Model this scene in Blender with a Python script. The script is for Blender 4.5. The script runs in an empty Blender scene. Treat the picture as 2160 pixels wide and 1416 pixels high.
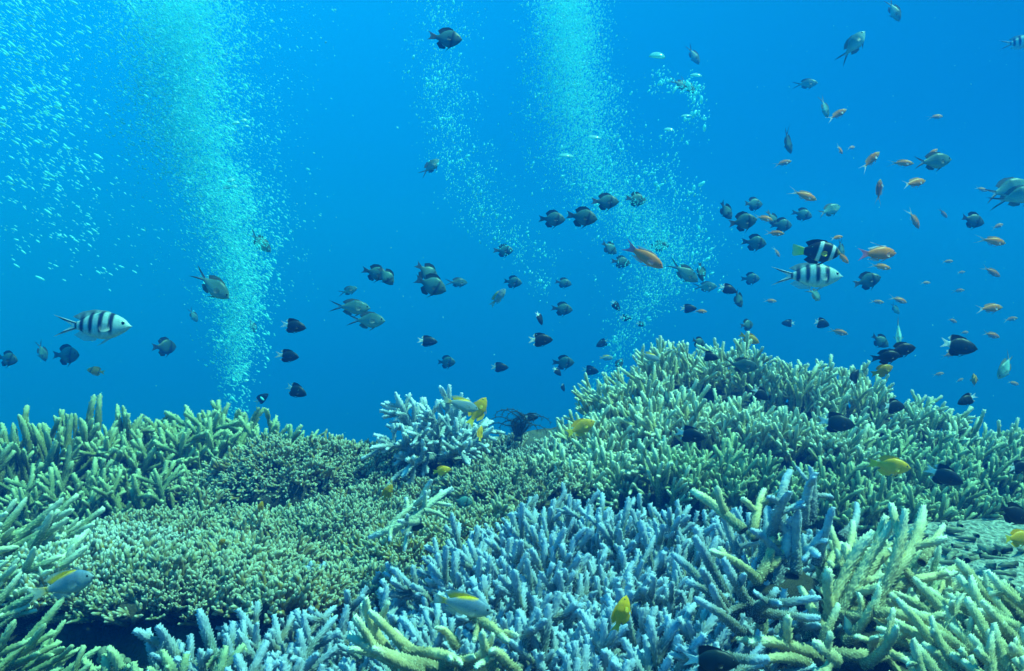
import bpy, math, random
import numpy as np
from mathutils import Vector, Matrix, Quaternion, noise

random.seed(7)
RNG = np.random.default_rng(7)
sc = bpy.context.scene
COL = sc.collection
R = math.radians

# ------------------------------------------------------------------ camera
F = 1797.0                                   # focal length in photograph pixels (2160 wide)
cam = bpy.data.objects.new('camera', bpy.data.cameras.new('camera'))
COL.objects.link(cam)
cam.location = (0, 0, 0)
cam.rotation_euler = (R(90), 0, 0)
cam.data.sensor_width = 36
cam.data.lens = 36 * F / 2160
cam.data.clip_start = 0.02
cam.data.clip_end = 200
sc.camera = cam

def P(px, py, d):
    return Vector(((px - 1080) / F * d, d, -(py - 708) / F * d))

# ------------------------------------------------------------------ open water all round, lit from the surface
world = bpy.data.worlds.new('World'); sc.world = world
world.use_nodes = True
nt = world.node_tree; nt.nodes.clear()
wo = nt.nodes.new('ShaderNodeOutputWorld'); bg = nt.nodes.new('ShaderNodeBackground')
tc = nt.nodes.new('ShaderNodeTexCoord'); sep = nt.nodes.new('ShaderNodeSeparateXYZ')
nt.links.new(tc.outputs['Generated'], sep.inputs[0])
ramp = nt.nodes.new('ShaderNodeValToRGB')
mr = nt.nodes.new('ShaderNodeMapRange'); mr.inputs[1].default_value = -1; mr.inputs[2].default_value = 1
nt.links.new(sep.outputs['Z'], mr.inputs[0]); nt.links.new(mr.outputs[0], ramp.inputs[0])
WR = [(0.0, (0.0, 0.03, 0.07)), (0.38, (0.0, 0.08, 0.28)), (0.48, (0.0, 0.150, 0.84)), (0.55, (0.0, 0.25, 1.02)),
      (0.70, (0.002, 0.46, 1.3)), (1.0, (0.05, 0.80, 1.2))]
e = ramp.color_ramp.elements
e[0].position = WR[0][0]; e[0].color = (*WR[0][1], 1)
e[1].position = WR[-1][0]; e[1].color = (*WR[-1][1], 1)
for p, c in WR[1:-1]:
    n = e.new(p); n.color = (*c, 1)
mrx = nt.nodes.new('ShaderNodeMapRange')     # the open side of the reef is a little darker
mrx.inputs[1].default_value = -0.6; mrx.inputs[2].default_value = 0.6
mrx.inputs[3].default_value = 0.87; mrx.inputs[4].default_value = 0.265
nt.links.new(sep.outputs['X'], mrx.inputs[0])
nt.links.new(ramp.outputs[0], bg.inputs[0]); nt.links.new(mrx.outputs[0], bg.inputs[1])
nt.links.new(bg.outputs[0], wo.inputs[0])

sun = bpy.data.objects.new('sun', bpy.data.lights.new('sun', 'SUN'))
COL.objects.link(sun)
sun.data.energy = 5.0
sun.data.angle = R(4)
sun.data.color = (0.46, 1.0, 0.88)
sun.rotation_euler = Vector((-0.52, 0.14, -1.0)).to_track_quat('-Z', 'Y').to_euler()

sc.view_settings.view_transform = 'Standard'
sc.view_settings.look = 'None'
sc.view_settings.exposure = 0.48
sc.view_settings.gamma = 1.0
sc.render.engine = 'CYCLES'
cy = sc.cycles
cy.use_denoising = True
try: cy.denoiser = 'OPENIMAGEDENOISE'
except Exception: pass
cy.use_adaptive_sampling = True
cy.adaptive_threshold = 0.02
cy.max_bounces = 9; cy.diffuse_bounces = 7; cy.glossy_bounces = 2
cy.transparent_max_bounces = 40; cy.volume_bounces = 0
cy.caustics_reflective = False; cy.caustics_refractive = False

# ------------------------------------------------------------------ helpers
def tag(o, label=None, cat=None, group=None, kind=None):
    if label: o['label'] = label
    if cat: o['category'] = cat
    if group: o['group'] = group
    if kind: o['kind'] = kind
    return o

def empty(name, loc=(0, 0, 0)):
    o = bpy.data.objects.new(name, None); COL.objects.link(o); o.location = loc
    o.empty_display_size = 0.02
    return o

def mesh(name, V, Fs, mat=None, attrs=None, smooth=True):
    me = bpy.data.meshes.new(name)
    me.from_pydata([tuple(v) for v in V], [], [tuple(int(i) for i in f) for f in Fs])
    if attrs:
        for an, data in attrs.items():
            a = me.attributes.new(an, 'FLOAT_COLOR', 'POINT')
            a.data.foreach_set('color', np.asarray(data, dtype=np.float32).ravel())
    if smooth:
        me.polygons.foreach_set('use_smooth', [True] * len(me.polygons))
    if mat: me.materials.append(mat)
    me.update()
    return me

def fastmesh(name, V, T, mat):
    V = np.asarray(V, np.float32); T = np.asarray(T, np.int32)
    me = bpy.data.meshes.new(name)
    me.vertices.add(len(V)); me.vertices.foreach_set('co', V.ravel())
    n = len(T)
    me.loops.add(n * 3); me.loops.foreach_set('vertex_index', T.ravel())
    me.polygons.add(n)
    me.polygons.foreach_set('loop_start', np.arange(0, n * 3, 3, dtype=np.int32))
    me.polygons.foreach_set('use_smooth', np.ones(n, dtype=bool))
    me.materials.append(mat); me.update(calc_edges=True); me.validate()
    return me

def link(name, me, parent=None, loc=None):
    o = bpy.data.objects.new(name, me); COL.objects.link(o)
    if parent: o.parent = parent
    if loc is not None: o.location = loc
    return o

def nodes_of(name):
    m = bpy.data.materials.new(name); m.use_nodes = True
    t = m.node_tree; b = t.nodes['Principled BSDF']
    return m, t, b

# ------------------------------------------------------------------ materials
def coral_material(name, tip, bumpc, deep=0.26, tip_lo=0.70, rough=0.75):
    m, t, b = nodes_of(name)
    L = t.links.new
    at = t.nodes.new('ShaderNodeAttribute'); at.attribute_name = 'cc'
    s = t.nodes.new('ShaderNodeSeparateColor'); L(at.outputs['Color'], s.inputs[0])
    oi = t.nodes.new('ShaderNodeObjectInfo')
    tcn = t.nodes.new('ShaderNodeTexCoord')
    nz = t.nodes.new('ShaderNodeTexNoise'); nz.inputs['Scale'].default_value = 55; nz.inputs['Detail'].default_value = 4
    L(tcn.outputs['Object'], nz.inputs['Vector'])
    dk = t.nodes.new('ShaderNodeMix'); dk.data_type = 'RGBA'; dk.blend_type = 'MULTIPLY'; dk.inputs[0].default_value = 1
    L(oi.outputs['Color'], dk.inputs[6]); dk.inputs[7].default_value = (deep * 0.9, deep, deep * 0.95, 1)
    m1 = t.nodes.new('ShaderNodeMix'); m1.data_type = 'RGBA'       # old growth -> living branch; foot darkened further to paint shade between branches
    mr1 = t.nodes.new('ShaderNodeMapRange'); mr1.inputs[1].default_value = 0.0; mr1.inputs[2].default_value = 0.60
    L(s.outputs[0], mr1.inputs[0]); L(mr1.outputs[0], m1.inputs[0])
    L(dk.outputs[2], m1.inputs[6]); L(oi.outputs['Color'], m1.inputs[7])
    m2 = t.nodes.new('ShaderNodeMix'); m2.data_type = 'RGBA'       # pale corallites
    mb = t.nodes.new('ShaderNodeMath'); mb.operation = 'MULTIPLY'; mb.inputs[1].default_value = 0.85
    L(s.outputs[1], mb.inputs[0]); L(mb.outputs[0], m2.inputs[0])
    L(m1.outputs[2], m2.inputs[6]); m2.inputs[7].default_value = (*bumpc, 1)
    m3 = t.nodes.new('ShaderNodeMix'); m3.data_type = 'RGBA'       # growing tips
    mr3 = t.nodes.new('ShaderNodeMapRange'); mr3.inputs[1].default_value = tip_lo; mr3.inputs[2].default_value = 1.0
    mr3.interpolation_type = 'SMOOTHSTEP'
    L(s.outputs[0], mr3.inputs[0]); L(mr3.outputs[0], m3.inputs[0])
    L(m2.outputs[2], m3.inputs[6]); m3.inputs[7].default_value = (*tip, 1)
    m4 = t.nodes.new('ShaderNodeMix'); m4.data_type = 'RGBA'; m4.blend_type = 'MULTIPLY'; m4.inputs[0].default_value = 1
    mr4 = t.nodes.new('ShaderNodeMapRange'); mr4.inputs[1].default_value = 0.3; mr4.inputs[2].default_value = 0.7
    mr4.inputs[3].default_value = 0.72; mr4.inputs[4].default_value = 1.18
    L(nz.outputs['Fac'], mr4.inputs[0])
    L(m3.outputs[2], m4.inputs[6]); L(mr4.outputs[0], m4.inputs[7])
    L(m4.outputs[2], b.inputs['Base Color'])
    b.inputs['Roughness'].default_value = rough
    b.inputs['Specular IOR Level'].default_value = 0.12
    bp = t.nodes.new('ShaderNodeBump'); bp.inputs['Strength'].default_value = 0.5; bp.inputs['Distance'].default_value = 0.0012
    n2 = t.nodes.new('ShaderNodeTexNoise'); n2.inputs['Scale'].default_value = 420; n2.inputs['Detail'].default_value = 2
    L(tcn.outputs['Object'], n2.inputs['Vector']); L(n2.outputs['Fac'], bp.inputs['Height']); L(bp.outputs[0], b.inputs['Normal'])
    return m

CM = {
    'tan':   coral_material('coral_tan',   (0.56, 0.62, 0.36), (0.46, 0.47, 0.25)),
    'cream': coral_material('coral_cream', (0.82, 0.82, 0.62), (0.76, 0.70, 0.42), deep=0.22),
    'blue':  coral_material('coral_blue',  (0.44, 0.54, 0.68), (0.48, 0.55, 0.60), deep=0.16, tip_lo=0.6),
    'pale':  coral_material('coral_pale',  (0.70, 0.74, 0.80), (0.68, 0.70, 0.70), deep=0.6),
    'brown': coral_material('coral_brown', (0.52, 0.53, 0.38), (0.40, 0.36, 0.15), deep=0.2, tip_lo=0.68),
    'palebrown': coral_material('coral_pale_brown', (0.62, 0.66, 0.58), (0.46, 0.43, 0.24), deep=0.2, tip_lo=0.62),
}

def rock_material(name, c1, c2, c3, scale=14, bump=0.012):
    m, t, b = nodes_of(name); L = t.links.new
    tcn = t.nodes.new('ShaderNodeTexCoord')
    a = t.nodes.new('ShaderNodeTexNoise'); a.inputs['Scale'].default_value = scale; a.inputs['Detail'].default_value = 6
    v = t.nodes.new('ShaderNodeTexVoronoi'); v.inputs['Scale'].default_value = scale * 6
    L(tcn.outputs['Object'], a.inputs['Vector']); L(tcn.outputs['Object'], v.inputs['Vector'])
    r = t.nodes.new('ShaderNodeValToRGB'); L(a.outputs['Fac'], r.inputs[0])
    r.color_ramp.elements[0].position = 0.34; r.color_ramp.elements[0].color = (*c1, 1)
    r.color_ramp.elements[1].position = 0.68; r.color_ramp.elements[1].color = (*c3, 1)
    q = r.color_ramp.elements.new(0.5); q.color = (*c2, 1)
    L(r.outputs[0], b.inputs['Base Color'])
    b.inputs['Roughness'].default_value = 0.9; b.inputs['Specular IOR Level'].default_value = 0.1
    ad = t.nodes.new('ShaderNodeMath'); ad.operation = 'ADD'; L(a.outputs['Fac'], ad.inputs[0]); L(v.outputs['Distance'], ad.inputs[1])
    bp = t.nodes.new('ShaderNodeBump'); bp.inputs['Strength'].default_value = 0.8; bp.inputs['Distance'].default_value = bump
    L(ad.outputs[0], bp.inputs['Height']); L(bp.outputs[0], b.inputs['Normal'])
    return m
M_rock = rock_material('reef_rock', (0.05, 0.06, 0.05), (0.10, 0.11, 0.08), (0.20, 0.20, 0.15))
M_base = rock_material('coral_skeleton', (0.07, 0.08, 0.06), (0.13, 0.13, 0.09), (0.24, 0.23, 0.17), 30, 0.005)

def seabed_material():
    m, t, b = nodes_of('seabed'); L = t.links.new
    tcn = t.nodes.new('ShaderNodeTexCoord')
    at = t.nodes.new('ShaderNodeAttribute'); at.attribute_name = 'cc'
    s = t.nodes.new('ShaderNodeSeparateColor'); L(at.outputs['Color'], s.inputs[0])
    a = t.nodes.new('ShaderNodeTexNoise'); a.inputs['Scale'].default_value = 16; a.inputs['Detail'].default_value = 7
    g = t.nodes.new('ShaderNodeTexNoise'); g.inputs['Scale'].default_value = 130; g.inputs['Detail'].default_value = 4
    L(tcn.outputs['Object'], a.inputs['Vector']); L(tcn.outputs['Object'], g.inputs['Vector'])
    r = t.nodes.new('ShaderNodeValToRGB'); L(a.outputs['Fac'], r.inputs[0])
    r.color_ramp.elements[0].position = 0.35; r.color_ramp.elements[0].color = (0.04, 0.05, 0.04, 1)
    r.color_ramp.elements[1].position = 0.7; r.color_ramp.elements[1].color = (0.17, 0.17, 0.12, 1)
    r2 = t.nodes.new('ShaderNodeValToRGB'); L(g.outputs['Fac'], r2.inputs[0])
    r2.color_ramp.elements[0].position = 0.36; r2.color_ramp.elements[0].color = (0.13, 0.14, 0.11, 1)
    r2.color_ramp.elements[1].position = 0.62; r2.color_ramp.elements[1].color = (0.46, 0.48, 0.40, 1)
    mx = t.nodes.new('ShaderNodeMix'); mx.data_type = 'RGBA'
    L(s.outputs[0], mx.inputs[0]); L(r.outputs[0], mx.inputs[6]); L(r2.outputs[0], mx.inputs[7])
    L(mx.outputs[2], b.inputs['Base Color'])
    b.inputs['Roughness'].default_value = 0.95; b.inputs['Specular IOR Level'].default_value = 0.05
    ad = t.nodes.new('ShaderNodeMath'); ad.operation = 'ADD'; L(a.outputs['Fac'], ad.inputs[0]); L(g.outputs['Fac'], ad.inputs[1])
    bp = t.nodes.new('ShaderNodeBump'); bp.inputs['Strength'].default_value = 0.9; bp.inputs['Distance'].default_value = 0.012
    L(ad.outputs[0], bp.inputs['Height']); L(bp.outputs[0], b.inputs['Normal'])
    return m
M_bed = seabed_material()

def fish_material():
    m, t, b = nodes_of('fish_skin'); L = t.links.new
    at = t.nodes.new('ShaderNodeAttribute'); at.attribute_name = 'cc'
    oi = t.nodes.new('ShaderNodeObjectInfo')
    mu = t.nodes.new('ShaderNodeMix'); mu.data_type = 'RGBA'; mu.blend_type = 'MULTIPLY'; mu.inputs[0].default_value = 1
    L(at.outputs['Color'], mu.inputs[6]); L(oi.outputs['Color'], mu.inputs[7])
    tcn = t.nodes.new('ShaderNodeTexCoord')
    mp = t.nodes.new('ShaderNodeMapping'); mp.inputs['Scale'].default_value = (42, 6, 42)
    L(tcn.outputs['Object'], mp.inputs[0])
    v = t.nodes.new('ShaderNodeTexVoronoi'); L(mp.outputs[0], v.inputs['Vector']); v.inputs['Scale'].default_value = 1
    mr_ = t.nodes.new('ShaderNodeMapRange'); mr_.inputs[2].default_value = 0.8
    mr_.inputs[3].default_value = 1.12; mr_.inputs[4].default_value = 0.82; L(v.outputs['Distance'], mr_.inputs[0])
    m2 = t.nodes.new('ShaderNodeMix'); m2.data_type = 'RGBA'; m2.blend_type = 'MULTIPLY'; m2.inputs[0].default_value = 1
    L(mu.outputs[2], m2.inputs[6]); L(mr_.outputs[0], m2.inputs[7])
    L(m2.outputs[2], b.inputs['Base Color'])
    L(at.outputs['Alpha'], b.inputs['Alpha'])
    b.inputs['Roughness'].default_value = 0.42; b.inputs['Specular IOR Level'].default_value = 0.3
    return m
M_fish = fish_material()

def plain(name, c, rough=0.4, spec=0.4):
    m, t, b = nodes_of(name)
    b.inputs['Base Color'].default_value = (*c, 1); b.inputs['Roughness'].default_value = rough
    b.inputs['Specular IOR Level'].default_value = spec
    return m
M_eye = plain('fish_eye', (0.008, 0.010, 0.012), 0.15, 0.6)
def bubble_material(name, w, clear):
    m, t, b = nodes_of(name); L = t.links.new
    b.inputs['Base Color'].default_value = (.22, .97, 1.0, 1); b.inputs['Roughness'].default_value = .15; b.inputs['Specular IOR Level'].default_value = .6  # cyan tint paints in the water light that bubbles mirror and pass
    tr = t.nodes.new('ShaderNodeBsdfTranslucent'); tr.inputs[0].default_value = (.22, .97, 1, 1)
    mx = t.nodes.new('ShaderNodeMixShader'); mx.inputs[0].default_value = w
    o = t.nodes['Material Output']; L(b.outputs[0], mx.inputs[1]); L(tr.outputs[0], mx.inputs[2])
    tp = t.nodes.new('ShaderNodeBsdfTransparent'); m2 = t.nodes.new('ShaderNodeMixShader'); m2.inputs[0].default_value = clear
    L(mx.outputs[0], m2.inputs[1]); L(tp.outputs[0], m2.inputs[2]); L(m2.outputs[0], o.inputs[0])
    return m
M_bub = bubble_material('bubble_shine', .35, .15)
M_mist = bubble_material('bubble_mist', .45, .35)
M_snow = plain('marine_snow', (0.2, 0.75, 0.8), 0.8, 0.2)
M_star = plain('feather_star_skin', (0.03, 0.055, 0.055), 0.7, 0.2)

M_bigbub = bubble_material('bubble_film', .60, .08)
M_bigbub.node_tree.nodes['Principled BSDF'].inputs['Metallic'].default_value = .4
M_bigbub.node_tree.nodes['Principled BSDF'].inputs['Base Color'].default_value = (.6, 1, 1, 1)  # paler tint, likewise standing for mirrored water light

# ------------------------------------------------------------------ coral branch library
def tube(V, Fs, C, path, rad, nseg, bump=0.0, t0=0.0, t1=1.0):
    """adds a rounded tapering tube; bump raises a staggered pattern of corallites"""
    path = [Vector(p) for p in path]
    n = len(path)
    tan = (path[1] - path[0]).normalized()
    up = Vector((1, 0, 0)) if abs(tan.x) < 0.8 else Vector((0, 1, 0))
    u = (up - tan * up.dot(tan)).normalized()
    base = len(V)
    for i in range(n):
        tg = (path[min(i + 1, n - 1)] - path[max(i - 1, 0)]).normalized()
        u = (u - tg * u.dot(tg)).normalized(); w = tg.cross(u)
        t = t0 + (t1 - t0) * i / (n - 1)
        for j in range(nseg):
            a = 2 * math.pi * j / nseg
            r = rad[i]; b = 0.0; lift = 0.0; sh = 0.0
            if bump:
                r *= 1 + random.uniform(-.04, .04)
                if i % 2 == 0 and (j + i // 2) % 2 == 0 and 0 < i < n - 1 and random.random() < .72:
                    b = random.uniform(0.35, 1.5); lift = bump * b
                    r += lift; a += random.uniform(-.45, .45) * 2 * math.pi / nseg; sh = random.uniform(-.35, .6) * bump
            p = path[i] + (u * math.cos(a) + w * math.sin(a)) * r + tg * (lift * 0.8 + sh)
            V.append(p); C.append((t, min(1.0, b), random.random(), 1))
    for i in range(n - 1):
        for j in range(nseg):
            a = base + i * nseg + j; b_ = base + i * nseg + (j + 1) % nseg
            Fs.append((a, b_, b_ + nseg, a + nseg))
    tip = len(V); V.append(path[-1] + (path[-1] - path[-2]).normalized() * rad[-1] * 0.6); C.append((t1, 0.4, 0.5, 1))
    for j in range(nseg):
        Fs.append((base + (n - 1) * nseg + j, base + (n - 1) * nseg + (j + 1) % nseg, tip))

def wander(start, direc, length, step, wob, up=0.0):
    p = Vector(start); d = Vector(direc).normalized(); pts = [p.copy()]
    n = max(6, int(length / step)); ax = Vector((random.gauss(0, 1), random.gauss(0, 1), random.gauss(0, .3)))
    for i in range(n):
        d = (d + ax * wob / n + Vector((0, 0, up / n)) + Vector([random.gauss(0, .015) for _ in range(3)])).normalized()
        p = p + d * (length / n); pts.append(p.copy())
    return pts

def taper(n, r0, r1):
    out = []; q = random.uniform(0, 6)
    for i in range(n):
        t = i / (n - 1); r = (r0 + (r1 - r0) * t ** 0.9) * (1 + .06 * math.sin(q + t * 9))
        if t > 0.84: r *= math.sqrt(max(0.0, 1 - ((t - 0.84) / 0.16) ** 2 * 0.86))
        out.append(r)
    return out

def branch_mesh(name, L, r0, r1, ntw, twl, nseg=14, bump=0.0011, sub=0.0, ang=(35, 60)):
    V, Fs, C = [], [], []
    step = 2 * math.pi * r0 / nseg * 1.05
    main = wander((0, 0, -0.012), (random.gauss(0, .05), random.gauss(0, .05), 1), L + 0.012, step, 0.35)
    n = len(main)
    tube(V, Fs, C, main, taper(n, r0, r1), nseg, bump)
    az = random.uniform(0, 6.28)
    for k in range(ntw):
        f = 0.22 + 0.62 * (k + random.uniform(.1, .9)) / max(1, ntw)
        i = int(f * (n - 1)); p = main[i]; tg = (main[i + 1] - main[i - 1]).normalized()
        az += 2.4 + random.uniform(-.5, .5)
        side = Vector((math.cos(az), math.sin(az), 0)); side = (side - tg * side.dot(tg)).normalized()
        a = R(random.uniform(*ang)); d = tg * math.cos(a) + side * math.sin(a)
        l = twl * random.uniform(.6, 1.2) * (1.15 - 0.4 * f)
        tw = wander(p, d, l, step, 0.3, up=0.35)
        rr = r0 + (r1 - r0) * f
        tube(V, Fs, C, tw, taper(len(tw), rr * .82, r1 * .85), nseg, bump, t0=f * .6)
        if sub and random.random() < sub:
            i2 = int(len(tw) * random.uniform(.35, .6)); tg2 = (tw[i2 + 1] - tw[i2 - 1]).normalized()
            s2 = Vector([random.gauss(0, 1) for _ in range(3)]); s2 = (s2 - tg2 * s2.dot(tg2)).normalized()
            t2 = wander(tw[i2], tg2 * .75 + s2 * .65, l * .55, step, 0.3, up=0.3)
            tube(V, Fs, C, t2, taper(len(t2), rr * .7, r1 * .8), nseg, bump, t0=.5)
    return mesh(name, V, Fs, CM['tan'], {'cc': C})

def finger_mesh(name, nf=8):
    V, Fs, C = [], [], []
    for k in range(nf):
        a = k * 2.4 + random.uniform(-.4, .4); rr = 0.0125 * math.sqrt((k + .3) / nf)
        tilt = rr / 0.0125 * 0.75
        d = Vector((math.cos(a) * tilt, math.sin(a) * tilt, 1)); l = random.uniform(.018, .029)
        pts = wander((math.cos(a) * rr * .6, math.sin(a) * rr * .6, -.006), d, l + .006, .0028, .5)
        tube(V, Fs, C, pts, taper(len(pts), .0027, .0015), 8, .0006)
        for q in range(random.randint(2, 4)):
            i = random.randint(len(pts) // 2, len(pts) - 2)
            s2 = Vector((random.gauss(0, 1), random.gauss(0, 1), .5)).normalized()
            p2 = wander(pts[i], d.normalized() * .7 + s2 * .8, random.uniform(.005, .009), .0025, .2)
            tube(V, Fs, C, p2, taper(len(p2), .0021, .0012), 7, .0003, t0=.55)
    return mesh(name, V, Fs, CM['brown'], {'cc': C})

LIB = {
    'stag':   [branch_mesh('staghorn_branch', .13, .0062, .0036, random.randint(4, 6), .062, 20, .0021, .4) for _ in range(8)],
    'thick':  [branch_mesh('staghorn_branch', .13, .0074, .0046, random.randint(1, 3), .048, 24, .0023, .15) for _ in range(8)],
    'plain':  [branch_mesh('staghorn_branch', .13, .0074, .0044, random.choice((0, 0, 1)), .040, 24, .0018, 0) for _ in range(9)],
    'finger': [branch_mesh('staghorn_branch', .14, .0064, .0040, random.randint(0, 2), .075, 18, .0015, .15, (16, 32)) for _ in range(8)],
    'bush':   [branch_mesh('staghorn_branch', .11, .0051, .0030, random.randint(4, 6), .056, 18, .0019, .4, (20, 44)) for _ in range(10)],
    'fine':   [branch_mesh('staghorn_branch', .11, .0050, .0028, random.randint(6, 9), .040, 16, .0014, .6, (40, 65)) for _ in range(6)],
    'clump':  [finger_mesh('branchlet_cluster', random.randint(11, 14)) for _ in range(7)],
}

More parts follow.
